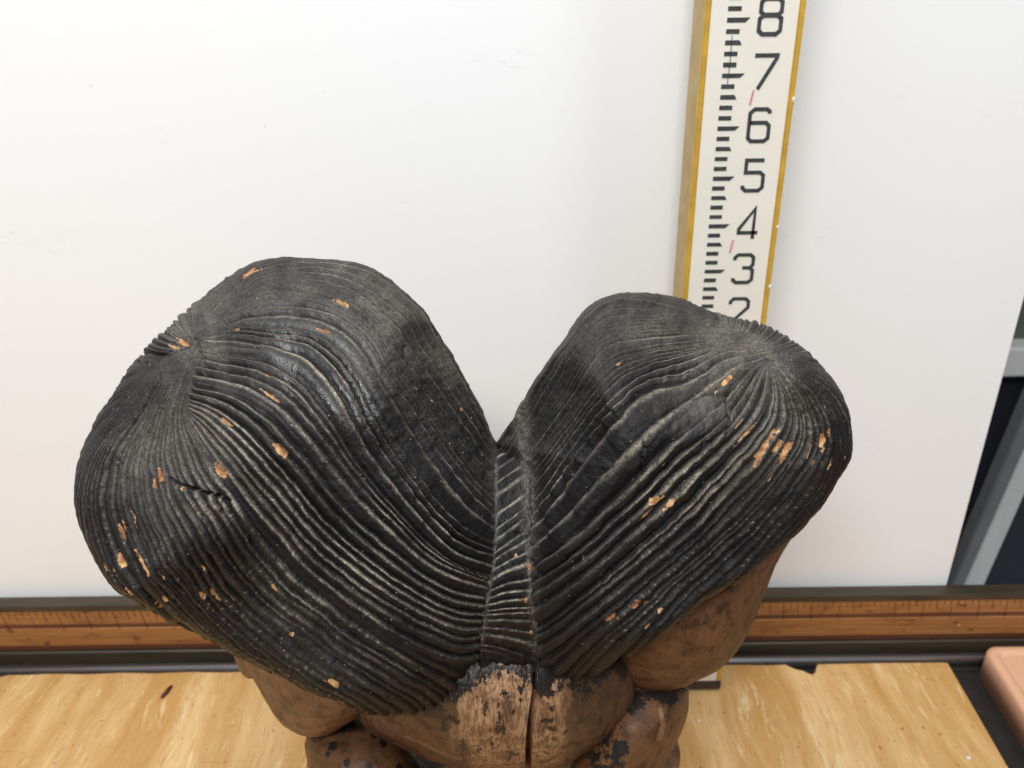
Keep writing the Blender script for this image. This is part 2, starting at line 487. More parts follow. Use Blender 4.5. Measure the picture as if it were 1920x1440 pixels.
quad_prism('light_face', [(2012, 640), (2062, 612), (1800, 1200), (1764, 1200)], YD, .02, M_ALU, bar)
quad_prism('grey_flange', [(1984, 632), (2010, 640), (1763, 1200), (1743, 1200)], YD - .006, .022, M_GREYRAIL, bar)

# ------------------------------------------------------------------ survey staff
YS = .498
SX = [on_y(1335, 140, YS), on_y(1485, 140, YS)]
lean = None
pa, pb = on_y(1513, 0, YS), on_y(1437, 600, YS)
xr = .5 * (pa[0] + pb[0]); dxdz = (pa[0] - pb[0]) / (pa[2] - pb[2])
zr = .5 * (pa[2] + pb[2])
def sx_right(z): return xr + dxdz * (z - zr)
W_FACE = np.linalg.norm(on_y(1497, 120, YS) - on_y(1336, 120, YS))
W_TOT = W_FACE + .007
ztop, zbase = .95, .0015
staff = thing('survey_staff', 'tall yellow edged measuring staff with black numbers standing against the white board', 'measuring staff', (sx_right(0) - W_TOT / 2, YS + .02, 0))
staff_rot = math.atan(dxdz)
def S(u, z, y=0.0):
    """u: metres from the staff's left edge along its width"""
    return Vector((sx_right(z) - W_TOT + u, YS + y, z))
from mathutils import Vector
def staff_box(name, u0, u1, y0, y1, z0, z1, mat, bev=.0008):
    bm = bmesh.new()
    v = [bm.verts.new(S(u, z, y)) for u in (u0, u1) for y in (y0, y1) for z in (z0, z1)]
    for f in ((0, 1, 3, 2), (4, 6, 7, 5), (0, 4, 5, 1), (2, 3, 7, 6), (0, 2, 6, 4), (1, 5, 7, 3)): bm.faces.new([v[i] for i in f])
    bmesh.ops.recalc_face_normals(bm, faces=bm.faces[:])
    if bev: bmesh.ops.bevel(bm, geom=bm.edges[:], offset=bev, segments=2, affect='EDGES')
    return mesh_obj(name, bm, mat, staff)
staff_box('staff_body', .0006, W_TOT - .0006, .0045, .036, zbase + .009, ztop, M_TAN)
staff_box('edge_bead', 0, .0034, 0, .0048, zbase + .009, ztop, M_YELLOW, .0007)
staff_box('edge_bead', W_TOT - .0036, W_TOT, 0, .0048, zbase + .009, ztop, M_YELLOW, .0007)
staff_box('white_face', .0035, W_TOT - .0037, .0008, .0047, zbase + .009, ztop - .001, M_CREAM, 0)
staff_box('metal_shoe', -.0005, W_TOT + .0005, -.0008, .0375, zbase, zbase + .0088, M_BASEGREY, .001)
# scale: tenths of a foot
TEN = .03048
z8 = on_y(1410, 37, YS)[2]; z3 = on_y(1330, 509.5, YS)[2]
TEN = (z8 - z3) / 5.0
WU = W_FACE
bm = bmesh.new()
yy = .0005
for k in range(-100, 80):
    z = z3 + k * TEN / 5
    if z < .03 or z > ztop - .02: continue
    u0 = .0035 + .19 * WU; h = TEN * .083 * random.uniform(.93, 1.04) / 2
    kind = k % 5
    if kind == 0: pts = [(u0, z - h), (.0035 + .40 * WU, z - h), (.0035 + .455 * WU, z + h), (u0, z + h)]
    elif kind == 3 or kind == 2: 
        ue = .0035 + (.385 if kind == 3 else .345) * WU
        pts = [(u0, z - h), (ue, z - h), (ue - (.03 * WU if kind == 3 else 0), z + h), (u0, z + h)]
    else: pts = [(u0, z - h), (.0035 + .345 * WU, z - h), (.0035 + .345 * WU, z + h), (u0, z + h)]
    bm.faces.new([bm.verts.new(S(u, zz, yy)) for u, zz in pts])
o = mesh_obj('graduations', bm, M_BLACKINK, staff)
DIG = {
 '8': [[(.2, 1.5), (.8, 1.5), (.95, 1.35), (.95, .95), (.8, .82), (.2, .82), (.05, .95), (.05, 1.35), (.2, 1.5)],
       [(.2, .80), (.8, .80), (.97, .66), (.97, .15), (.8, 0), (.2, 0), (.03, .15), (.03, .66), (.2, .80)]],
 '7': [[(.0, 1.5), (1, 1.5), (.98, 1.38), (.25, 0)]],
 '6': [[(.95, 1.3), (.93, 1.4), (.80, 1.5), (.25, 1.5), (.05, 1.32), (.05, .15), (.2, 0), (.8, 0), (.97, .15), (.97, .72), (.82, .87), (.08, .87)]],
 '5': [[(.95, 1.5), (.12, 1.5), (.12, .90), (.8, .90), (.97, .76), (.97, .16), (.8, 0), (.2, 0), (.04, .14), (.04, .26)]],
 '4': [[(.78, -.06), (.78, 1.5), (.08, .45), (.08, .26), (1.0, .26)]],
 '3': [[(.05, 1.22), (.05, 1.36), (.2, 1.5), (.8, 1.5), (.96, 1.36), (.96, .95), (.82, .80), (.45, .80)],
       [(.82, .80), (.97, .66), (.97, .15), (.8, 0), (.2, 0), (.04, .14), (.04, .24)]],
 '2': [[(.05, 1.2), (.05, 1.34), (.2, 1.5), (.8, 1.5), (.96, 1.34), (.96, 1.0), (.05, .02), (1, .02)]],
 '1': [[(.25, 1.25), (.55, 1.5), (.55, 0)]],
 '9': [[(.05, .2), (.2, 0), (.75, 0), (.95, .18), (.95, 1.35), (.8, 1.5), (.2, 1.5), (.03, 1.35), (.03, .78), (.18, .63), (.92, .63)]],
}
def stroke(bm, pts, w, y):
    P = [Vector(p) for p in pts]; n = len(P); closed = (P[0] - P[-1]).length < 1e-6
    L, R = [], []
    for i in range(n):
        if closed: a, b = (P[i] - P[i - 1 if i else n - 2]).normalized(), (P[i + 1 if i < n - 1 else 1] - P[i]).normalized()
        else:
            a = (P[i] - P[i - 1]).normalized() if i else None; b = (P[i + 1] - P[i]).normalized() if i < n - 1 else None
            a = a or b; b = b or a
        t = (a + b); t = t.normalized() if t.length > 1e-5 else a
        nrm = Vector((-t.y, t.x)); k = 1 / max(.45, nrm.dot(Vector((-a.y, a.x))))
        L.append(P[i] + nrm * w * k); R.append(P[i] - nrm * w * k)
    for i in range(n - 1):
        bm.faces.new([bm.verts.new(S(p.x, p.y, y)) for p in (L[i], R[i], R[i + 1], L[i + 1])])
for d in '987654321':
    k = int(d) - 3
    zc = z3 + k * TEN + .055 * TEN
    w, h = .262 * WU, TEN * .62
    u0 = .0035 + .553 * WU
    bm = bmesh.new()
    for j, st in enumerate(DIG[d]):
        stroke(bm, [(u0 + x * w, zc + (y / 1.5 - .5) * h) for x, y in st], 0.00115, .00045 - .0001 * j)
    bmesh.ops.recalc_face_normals(bm, faces=bm.faces[:])
    mesh_obj('numeral', bm, M_BLACKINK, staff)
for py, kx in ((183, 1410), (462, 1372)):
    p = on_y(kx, py, YS)
    u = p[0] - (sx_right(p[2]) - W_TOT)
    bm = bmesh.new(); stroke(bm, [(u - .0007, p[2] - .0042), (u + .0007, p[2] + .0042)], .0006, .00045); mesh_obj('red_dash', bm, M_PINK, staff)
za_, zb_p = on_y(1383, 66, YS)[2], on_y(1372, 157, YS)[2]
bm = bmesh.new(); stroke(bm, [(.0035 + .262 * WU, za_), (.0035 + .268 * WU, (za_ + zb_p) / 2), (.0035 + .258 * WU, zb_p)], .00022, .0002); mesh_obj('pencil_line', bm, M_BLACKINK, staff)
# chips of paint rubbed off the beads
for u, py in ((W_TOT - .0004, 188), (W_TOT - .0004, 426), (W_TOT - .0006, 538)):
    z = on_y(1430, py, YS)[2]; q = random.uniform(.0010, .0024)
    bm = bmesh.new(); bmesh.ops.create_icosphere(bm, subdivisions=2, radius=1)
    for v in bm.verts:
        k = random.uniform(.6, 1.15); c = S(u, z); v.co = Vector((c.x + v.co.x * .0010 * k, YS + .0001 + v.co.y * .0006, z + v.co.z * q * k))
    mesh_obj('bare_chip', bm, M_CREAM, staff, True)

# ------------------------------------------------------------------ orange tray lid at lower right
c0 = on_z(1843, 1226, .012); 
tray = thing('orange_tray', 'orange clay coloured tray with a raised rim lying at the lower right', 'tray', (c0[0] + .08, c0[1] - .1, -.018))
bl, bl2 = on_z(1833, 1263, -.0175), on_z(1918, 1404, -.0175)
slope = (bl2[0] - bl[0]) / (bl2[1] - bl[1])
def tray_outline(inset, r=.010, y_top=None):
    yt_ = (bl[1] + .006) - inset; x0 = bl[0] + inset
    y0 = yt_ - .20 + 2 * inset; x1 = x0 + .22 - 2 * inset
    pts = []
    for cx, cy, a0 in ((x0 + r, yt_ - r, 180), (x1 - r, yt_ - r, 90), (x1 - r, y0 + r, 0), (x0 + r, y0 + r, -90)):
        for k in range(7):
            a = math.radians(a0 - 15 * k)
            pts.append((cx + r * math.cos(a), cy + r * math.sin(a)))
    return [(x + slope * (y - bl[1]), y) for x, y in pts]
bm = bmesh.new()
HT = c0[2] - .001
lev = [(0, -.0178, .012), (0, HT - .004, .012), (.0012, HT - .0012, .011), (.004, HT, .010), (.0075, HT, .008), (.0088, HT - .0006, .007), (.0096, HT - .0022, .006), (.012, HT - .0022, .005)]
rings = []
for ins, z, r in lev:
    rings.append([bm.verts.new((x, y, z)) for x, y in tray_outline(ins, r)])
m = len(rings[0])
for a, b in zip(rings, rings[1:]):
    for i in range(m): bm.faces.new((a[i], a[(i + 1) % m], b[(i + 1) % m], b[i]))
bm.faces.new(rings[-1]); bm.faces.new(rings[0][::-1])
bmesh.ops.recalc_face_normals(bm, faces=bm.faces[:])
mesh_obj('shell', bm, M_ORANGE, tray, True)


# ------------------------------------------------------------------ numpy tools for the carving
def vnoise(x, y, scale, seed, octaves=2):
    out = np.zeros_like(x, float); amp = 1.0; tot = 0
    for o in range(octaves):
        rng = np.random.RandomState(seed + o * 17); G = rng.rand(256, 256)
        X = x / scale * (2 ** o) + 1000.0; Y = y / scale * (2 ** o) + 1000.0
        xi = np.floor(X).astype(int); yi = np.floor(Y).astype(int)
        fx = X - xi; fy = Y - yi; fx = fx * fx * (3 - 2 * fx); fy = fy * fy * (3 - 2 * fy)
        g = lambda a, b: G[a & 255, b & 255]
        v = (g(xi, yi) * (1 - fx) + g(xi + 1, yi) * fx) * (1 - fy) + (g(xi, yi + 1) * (1 - fx) + g(xi + 1, yi + 1) * fx) * fy
        out += amp * v; tot += amp; amp *= .5
    return out / tot * 2 - 1


def sstep(a, b, x):
    t = np.clip((x - a) / (b - a), 0, 1); return t * t * (3 - 2 * t)


def catmull(P, m):
    """smooth open polyline through P, m points evenly spaced"""
    P = np.asarray(P, float); n = len(P)
    Q = np.vstack([2 * P[0] - P[1], P, 2 * P[-1] - P[-2]])
    out = []
    for i in range(n - 1):
        p0, p1, p2, p3 = Q[i], Q[i + 1], Q[i + 2], Q[i + 3]
        t = np.linspace(0, 1, 24, endpoint=False)[:, None]
        out.append(.5 * (2 * p1 + (p2 - p0) * t + (2 * p0 - 5 * p1 + 4 * p2 - p3) * t ** 2 + (3 * p1 - p0 - 3 * p2 + p3) * t ** 3))
    out = np.vstack(out + [P[-1:]])
    d = np.r_[0, np.cumsum(np.linalg.norm(np.diff(out, axis=0), axis=1))]
    s = np.linspace(0, d[-1], m)
    return np.stack([np.interp(s, d, out[:, 0]), np.interp(s, d, out[:, 1])], 1)


def seg_dist(x, y, line):
    """distance of points to a polyline"""
    best = np.full(x.shape, 1e9)
    for (ax, ay), (bx, by) in zip(line, line[1:]):
        dx, dy = bx - ax, by - ay
        t = np.clip(((x - ax) * dx + (y - ay) * dy) / (dx * dx + dy * dy + 1e-9), 0, 1)
        best = np.minimum(best, np.hypot(x - ax - t * dx, y - ay - t * dy))
    return best


class StrandMap:
    """fields s (strand count across) and u (length along), drawn from families of guide lines"""
    def __init__(self, x0, y0, x1, y1, cell=1.6):
        self.x0, self.y0, self.c = x0, y0, cell
        self.nx, self.ny = int((x1 - x0) / cell) + 2, int((y1 - y0) / cell) + 2
        self.s = np.zeros((self.ny, self.nx)); self.u = np.zeros((self.ny, self.nx)); self.w = np.zeros((self.ny, self.nx), bool)
        self.off = 0.0

    def add(self, guides, spacing):
        m = 220
        G = np.stack([catmull(g, m) for g in guides])          # (k, m, 2)
        k = len(guides)
        s = [self.off]
        for i in range(k - 1):
            d = np.linalg.norm(G[i] - G[i + 1], axis=1)
            sp = spacing[i] if hasattr(spacing, '__len__') else spacing
            s.append(s[-1] + max(.8, np.percentile(d, 62) / sp / 1.24))
        self.off = s[-1] + 3
        s = np.array(s)
        nv = 60
        vi = np.linspace(0, k - 1, (k - 1) * nv + 1)
        i0 = np.clip(np.floor(vi).astype(int), 0, k - 2); f = (vi - i0)[:, None, None]
        Q = np.concatenate([2 * G[:1] - G[1:2], G, 2 * G[-1:] - G[-2:-1]])
        p0, p1, p2, p3 = Q[i0], Q[i0 + 1], Q[i0 + 2], Q[i0 + 3]
        F = .5 * (2 * p1 + (p2 - p0) * f + (2 * p0 - 5 * p1 + 4 * p2 - p3) * f ** 2 + (3 * p1 - p0 - 3 * p2 + p3) * f ** 3)
        S_ = np.interp(vi, np.arange(k), s)
        # refine along the length
        mm = 900
        ui = np.linspace(0, m - 1, mm); j0 = np.clip(np.floor(ui).astype(int), 0, m - 2); fj = (ui - j0)[None, :, None]
        F = F[:, j0] * (1 - fj) + F[:, j0 + 1] * fj
        L = np.cumsum(np.r_[np.zeros(1), np.linalg.norm(np.diff(F[len(F) // 2], axis=0), axis=1)])
        ix = np.round((F[..., 0] - self.x0) / self.c).astype(int); iy = np.round((F[..., 1] - self.y0) / self.c).astype(int)
        ok = (ix >= 0) & (iy >= 0) & (ix < self.nx) & (iy < self.ny)
        flat = (iy * self.nx + ix)[ok]
        SS = np.broadcast_to(S_[:, None], ix.shape)[ok]; UU = np.broadcast_to(L[None, :], ix.shape)[ok]
        N = self.nx * self.ny
        cnt = np.bincount(flat, minlength=N).reshape(self.ny, self.nx)
        a = np.bincount(flat, SS, N).reshape(self.ny, self.nx); b = np.bincount(flat, UU, N).reshape(self.ny, self.nx)
        hit = cnt > 0
        loc_s = np.where(hit, a / np.maximum(cnt, 1), 0); loc_u = np.where(hit, b / np.maximum(cnt, 1), 0)
        loc_s, loc_u, hit = self.grow(loc_s, loc_u, hit, 3)
        self.s[hit] = loc_s[hit]; self.u[hit] = loc_u[hit]; self.w |= hit

    @staticmethod
    def grow(s, u, hit, n):
        for _ in range(n):
            a = np.zeros_like(s); b = np.zeros_like(s); c = np.zeros_like(s)
            for dy, dx in ((0, 1), (0, -1), (1, 0), (-1, 0)):
                h = np.roll(hit, (dy, dx), (0, 1)); a += np.roll(s, (dy, dx), (0, 1)) * h; b += np.roll(u, (dy, dx), (0, 1)) * h; c += h
            new = (~hit) & (c > 0)
            s = np.where(new, a / np.maximum(c, 1), s); u = np.where(new, b / np.maximum(c, 1), u); hit = hit | new
        return s, u, hit

    def finish(self, n=140):
        self.s, self.u, self.w = self.grow(self.s, self.u, self.w, n)
        gy, gx = np.gradient(self.s, self.c)
        g = np.hypot(gx, gy)
        for _ in range(3): g = (g + np.roll(g, 1, 0) + np.roll(g, -1, 0) + np.roll(g, 1, 1) + np.roll(g, -1, 1)) / 5
        self.sp = 1 / np.clip(g, 1 / 60, 3)          # strand spacing in photograph pixels

    def spacing(self, px, py):
        X = np.clip((px - self.x0) / self.c, 0, self.nx - 1).round().astype(int); Y = np.clip((py - self.y0) / self.c, 0, self.ny - 1).round().astype(int)
        return self.sp[Y, X]

    def look(self, px, py):
        X = np.clip((px - self.x0) / self.c, 0, self.nx - 1.001); Y = np.clip((py - self.y0) / self.c, 0, self.ny - 1.001)
        xi = X.astype(int); yi = Y.astype(int); fx = X - xi; fy = Y - yi
        out = []
        for A in (self.s, self.u):
            a, b, c, d = A[yi, xi], A[yi, xi + 1], A[yi + 1, xi], A[yi + 1, xi + 1]
            v = (a * (1 - fx) + b * fx) * (1 - fy) + (c * (1 - fx) + d * fx) * fy
            jump = np.maximum(np.maximum(abs(a - b), abs(c - d)), abs(a - c)) > 1.2
            near = A[np.round(Y).astype(int), np.round(X).astype(int)]
            out.append(np.where(jump, near, v))
        return out


def lobe(centre, outline, zc0, A, B, nt=300, nt2=56, npsi=1300, exps=(2.3, 2.1), facets=(), p=40.0, tmax=179.0, low=0.0, side=1):
    """a closed rounded solid; returns positions, the unrolled sheet coordinates and t"""
    cx, cy = centre
    O = catmull(list(outline) + [outline[0]], 900)
    ang = np.arctan2(-(O[:, 1] - cy), O[:, 0] - cx); rad = np.hypot(O[:, 0] - cx, O[:, 1] - cy)
    o = np.argsort(ang); ang, rad = ang[o], rad[o]
    psi = np.linspace(-math.pi, math.pi, npsi, endpoint=False)
    R = np.interp(psi, np.r_[ang - 2 * math.pi, ang, ang + 2 * math.pi], np.r_[rad, rad, rad])
    t = np.radians(np.r_[np.linspace(.02, 96, nt), np.linspace(96, tmax, nt2 + 1)[1:]])
    T, PS = np.meshgrid(t, psi, indexing='ij')
    lo = low * sstep(-.15, -.85, np.sin(PS)) * (T < math.pi / 2) * sstep(.65, .0, side * np.cos(PS))
    st = abs(np.sin(T)) ** (2.0 / exps[0]); ct = np.sign(np.cos(T)) * abs(np.cos(T)) ** (2.0 / exps[1])
    if low:
        nn = exps[0] + lo
        ct = np.where(T < math.pi / 2, ct * (1 - lo / low) + np.clip(1 - st ** nn, 0, 1) ** (1 / nn) * (lo / low), ct)
    dx, dy, dz = st * np.cos(PS), st * np.sin(PS), ct
    n0 = np.sqrt(dx * dx + dy * dy + dz * dz)
    ux, uy, uz = dx / n0, dy / n0, dz / n0
    inv = n0 ** 0 * (1.0 / n0) ** p
    for (fx, fy, fz), d in facets:
        ln = math.sqrt(fx * fx + fy * fy + fz * fz)
        dot = np.maximum((ux * fx + uy * fy + uz * fz) / ln / d, 0)
        inv = inv + dot ** p
    r = inv ** (-1.0 / p)
    sx = r * np.hypot(ux, uy); z = r * uz
    k = sx[: nt].max(0); k_ = np.maximum(k, .5)
    sx = sx / k_
    tm = t[np.argmax(sx[:nt], 0)]
    rho = sx.copy()
    beyond = T > tm[None, :]
    rho = np.where(beyond, 1 + .42 * (T - tm[None, :]), rho)
    px = cx + R * sx * np.cos(PS); py = cy - R * sx * np.sin(PS)
    zc = zc0 - np.where(z > 0, A, B) * z
    qx = cx + R * rho * np.cos(PS); qy = cy - R * rho * np.sin(PS)
    return at(px, py, zc), qx, qy, T


def normals(P):
    du = np.gradient(P, axis=0); dv = np.roll(P, -1, 1) - np.roll(P, 1, 1)
    n = np.cross(du, dv); n /= np.linalg.norm(n, axis=-1, keepdims=True) + 1e-12
    c = P.reshape(-1, 3).mean(0)
    if np.mean(np.sum(n * (P - c), -1)) < 0: n = -n
    # near the pole the rows are too close together: hold the normal
    n[:2] = n[2:3].mean(1, keepdims=True)
    n /= np.linalg.norm(n, axis=-1, keepdims=True) + 1e-12
    return n


def ridge(f, peak=.30):
    """carved strand profile across one strand, f in 0..1"""
    up = np.clip(f / peak, 0, 1); dn = np.clip((1 - f) / (1 - peak), 0, 1)
    a = np.where(f < peak, up ** .75 * (2 - up ** .75), 0)
    b = np.where(f >= peak, 1 - (1 - dn) ** 1.9, 0)
    return a + b


def hair_relief(sm, qx, qy, seed, amp_fn, rope_fn):
    s, u = sm.look(qx, qy)
    # wandering strands of uneven width
    s = s + .19 * vnoise(u, s * 7, 130, seed, 2) + .05 * vnoise(qx, qy, 16, seed + 3, 1)
    rng = np.random.RandomState(seed)
    w = rng.uniform(.38, 1.0, 400) * rng.choice([.8, 1.2, 1.7], 400, p=[.35, .4, .25]); edges = np.r_[0, np.cumsum(w)]
    edges = edges / edges[-1] * 400
    s = np.clip(s, 0, 390)
    idx = np.searchsorted(edges, s, side='right') - 1
    f = (s - edges[idx]) / (edges[idx + 1] - edges[idx])
    wid = edges[idx + 1] - edges[idx]
    tall = rng.uniform(.5, 1.25, 401)[idx] * np.clip(wid, .6, 1.25)
    pk = rng.uniform(.20, .38, 401)[idx]
    prof = ridge(f, pk)
    spx = sm.spacing(qx, qy)
    amp = amp_fn(qx, qy) * tall * np.clip(spx / 21, 0, 1.5) ** .65 * sstep(2.0, 5, spx * wid) * (1 + .35 * vnoise(u, idx * 31.0, 60, seed + 5, 1))
    ph = u / (11.0 + 4 * rng.rand(401)[idx]) + rng.rand(401)[idx] * 9
    fr = ph - np.floor(ph)
    rope = rope_fn(qx, qy) * np.exp(-((fr - .5) / .14) ** 2) * prof
    f3 = f * 3 + .25 * vnoise(u, idx * 7.0, 50, seed + 8, 2); f3 = f3 - np.floor(f3)
    Lk = 38 + 45 * rng.rand(401)[idx]; cut = u / Lk + rng.rand(401)[idx] * 7 + .25 * vnoise(u, idx * 5.0, 60, seed + 12, 1); cut = cut - np.floor(cut); cut = np.minimum(cut / .78, (1 - cut) / .22)
    amp = np.minimum(amp, .0039)
    d = amp * (prof * (.86 + .24 * cut) - .55) + .00022 * vnoise(qx, qy, 12, seed + 13, 2) - rope - .10 * amp * np.exp(-((f3 - .5) / .2) ** 2) * (vnoise(u, s * 40, 70, seed + 9, 1) > -.1)
    crest = np.exp(-((f - pk * .72) / (.105 + .04 * vnoise(u, idx * 3.0, 45, seed + 6, 2))) ** 2) * sstep(2, 6, spx * wid)
    groove = np.exp(-(np.minimum(f, 1 - f) / .07) ** 2)
    facet = np.exp(-((f - .65) / .2) ** 2)
    crest = crest * np.clip(rng.uniform(.45, 1.2, 401)[idx] + .45 * vnoise(u, idx * 13.0, 70, seed + 15, 2), .05, 1)
    return d, crest, groove, facet, s, u, idx, fr


def blob(x, y, cx, cy, rx, ry, ang=0.0):
    a = math.radians(ang); dx, dy = x - cx, y - cy
    X = dx * math.cos(a) + dy * math.sin(a); Y = -dx * math.sin(a) + dy * math.cos(a)
    return np.exp(-((X / rx) ** 2 + (Y / ry) ** 2))


def paint_chips(sm, qx, qy, s, u, chips, seed):
    c = np.zeros_like(qx)
    jit = .34 * vnoise(qx, qy, 6, seed, 3)
    pick = np.random.RandomState(seed + 2)
    for cx, cy, ln, wd in chips:
        if ln * wd < 130 and pick.rand() < .45: continue
        near = (abs(qx - cx) < ln * 1.6 + 12) & (abs(qy - cy) < ln * 1.6 + 12)
        if not near.any(): continue
        x, y = qx[near], qy[near]
        # direction of the strand here from the map itself
        e = 4.0
        sx = (sm.look(np.array([cx + e]), np.array([cy]))[0] - sm.look(np.array([cx - e]), np.array([cy]))[0])[0]
        sy = (sm.look(np.array([cx]), np.array([cy + e]))[0] - sm.look(np.array([cx]), np.array([cy - e]))[0])[0]
        g = math.hypot(sx, sy) + 1e-9; nx, ny = sx / g, sy / g
        X = -(x - cx) * ny + (y - cy) * nx; Y = (x - cx) * nx + (y - cy) * ny
        q = np.sqrt((X / ln * 1.75) ** 2 + (Y / wd * 3.1) ** 2)
        c[near] = np.maximum(c[near], 1 - sstep(.35, 1.45, q + jit[near] * 1.8))
    return c


STATUE_LOC = (0.0, .33, 0.0)
statue = thing('carved_statue', 'old carved wooden bust of two joined heads with grooved black hair, seen from behind', 'carving', STATUE_LOC)

# ---- left head of hair
LO = [(930, 830), (860, 692), (800, 598), (755, 545), (700, 507), (640, 491), (570, 487), (500, 488), (440, 511), (380, 560), (310, 622), (250, 688), (195, 765), (152, 845),
      (137, 920), (150, 995), (185, 1065), (232, 1112), (300, 1152), (380, 1192), (450, 1232), (550, 1284), (640, 1318), (700, 1335), (790, 1337), (850, 1310), (885, 1272), (912, 1240), (950, 1165), (978, 1060), (972, 940)]
LH = [
 [(372, 618), (383, 585), (410, 545), (445, 505), (485, 462), (540, 400), (640, 330), (800, 330), (1000, 480)],
 [(374, 615), (392, 578), (427, 538), (470, 503), (530, 482), (605, 470), (700, 478), (780, 520), (860, 610), (930, 760), (980, 860)],
 [(378, 617), (400, 588), (445, 545), (500, 515), (583, 508), (650, 520), (715, 553), (765, 600), (815, 670), (875, 765), (945, 875)],
 [(382, 621), (430, 580), (500, 543), (570, 547), (625, 562), (680, 590), (725, 645), (775, 710), (830, 790), (885, 870), (945, 945)],
 [(384, 626), (440, 597), (510, 580), (583, 588), (645, 608), (695, 650), (740, 720), (790, 800), (850, 890), (945, 1000)],
 [(385, 630), (440, 622), (500, 631), (569, 643), (620, 675), (660, 725), (700, 800), (750, 880), (810, 960), (870, 1015), (945, 1048)],
 [(380, 645), (450, 655), (520, 675), (580, 712), (630, 775), (680, 855), (735, 930), (800, 1000), (860, 1050), (945, 1080)],
 [(368, 690), (440, 705), (510, 735), (570, 785), (625, 850), (685, 925), (750, 995), (820, 1055), (945, 1105)],
 [(360, 730), (420, 745), (485, 785), (550, 850), (615, 925), (685, 1000), (765, 1065), (850, 1115), (945, 1130)],
 [(355, 765), (390, 785), (440, 835), (510, 915), (585, 1000), (670, 1075), (770, 1140), (860, 1180), (945, 1180)],
 [(356, 785), (385, 840), (445, 925), (515, 1015), (600, 1100), (700, 1172), (790, 1225), (870, 1250), (945, 1230)],
]
LV = [
 [(373, 640), (360, 715), (354, 780), (385, 845), (445, 935), (512, 1025), (597, 1110), (695, 1182), (785, 1238), (865, 1285), (930, 1330)],
 [(364, 648), (344, 720), (325, 800), (330, 870), (370, 950), (430, 1040), (515, 1135), (615, 1215), (715, 1275), (790, 1320), (850, 1380)],
 [(354, 655), (326, 725), (299, 810), (292, 890), (318, 975), (370, 1065), (450, 1160), (550, 1245), (660, 1310), (760, 1370)],
 [(342, 662), (307, 730), (268, 812), (252, 895), (265, 980), (310, 1070), (385, 1155), (480, 1235), (600, 1310), (680, 1370)],
 [(330, 668), (288, 735), (238, 815), (210, 890), (212, 980), (245, 1065), (310, 1140), (400, 1215), (520, 1310)],
 [(318, 676), (268, 738), (207, 818), (170, 890), (165, 980), (190, 1060), (245, 1130), (330, 1215), (420, 1300)],
 [(306, 684), (250, 735), (182, 810), (140, 890), (125, 980), (145, 1080), (200, 1170), (280, 1270)],
 [(296, 690), (235, 720), (155, 790), (95, 880), (70, 990), (80, 1110), (120, 1220)],
 [(288, 690), (220, 690), (130, 740), (50, 850), (10, 1000), (0, 1150)],
]
LT = [
 [(340, 662), (290, 662), (235, 645), (150, 600)],
 [(345, 645), (305, 624), (262, 590), (195, 520)],
 [(356, 630), (333, 592), (310, 550), (270, 460)],
 [(364, 622), (360, 587), (358, 540), (345, 440)],
 [(371, 618), (385, 575), (402, 530), (425, 430)],
]
smL = StrandMap(-60, 260, 1080, 1480)
smL.add(LT, 17)
smL.add(LV, [20, 21, 20, 19, 17, 13, 11, 11])
smL.add(LH, [11, 11, 12, 15, 18, 20, 20, 20, 20, 20])
smL.finish()
LFAC = [((-.05, .78, .62), .865), ((.22, -.15, .96), .91), ((.82, .26, .50), .86), ((-.80, .20, .56), .87), ((-.25, -.62, .72), .93)]
PL, qx, qy, T = lobe((555, 905), LO, .372, .088, .085, facets=LFAC, low=2.4, side=1, p=15.0)
NL = normals(PL)


def ampL(x, y):
    a = np.full(x.shape, .0034)
    a *= 1 - .25 * sstep(640, 520, y) * sstep(380, 520, x)        # flatter, finer combing over the crown
    a *= 1 - .45 * blob(x, y, 740, 680, 70, 150, -35)               # worn smooth shoulder
    a *= 1 - .45 * sstep(260, 180, x)                               # side
    a *= .55 + .45 * sstep(25, 80, np.hypot(x - 370, y - 630))
    a *= 1 + .35 * blob(x, y, 285, 645, 50, 55)
    return a


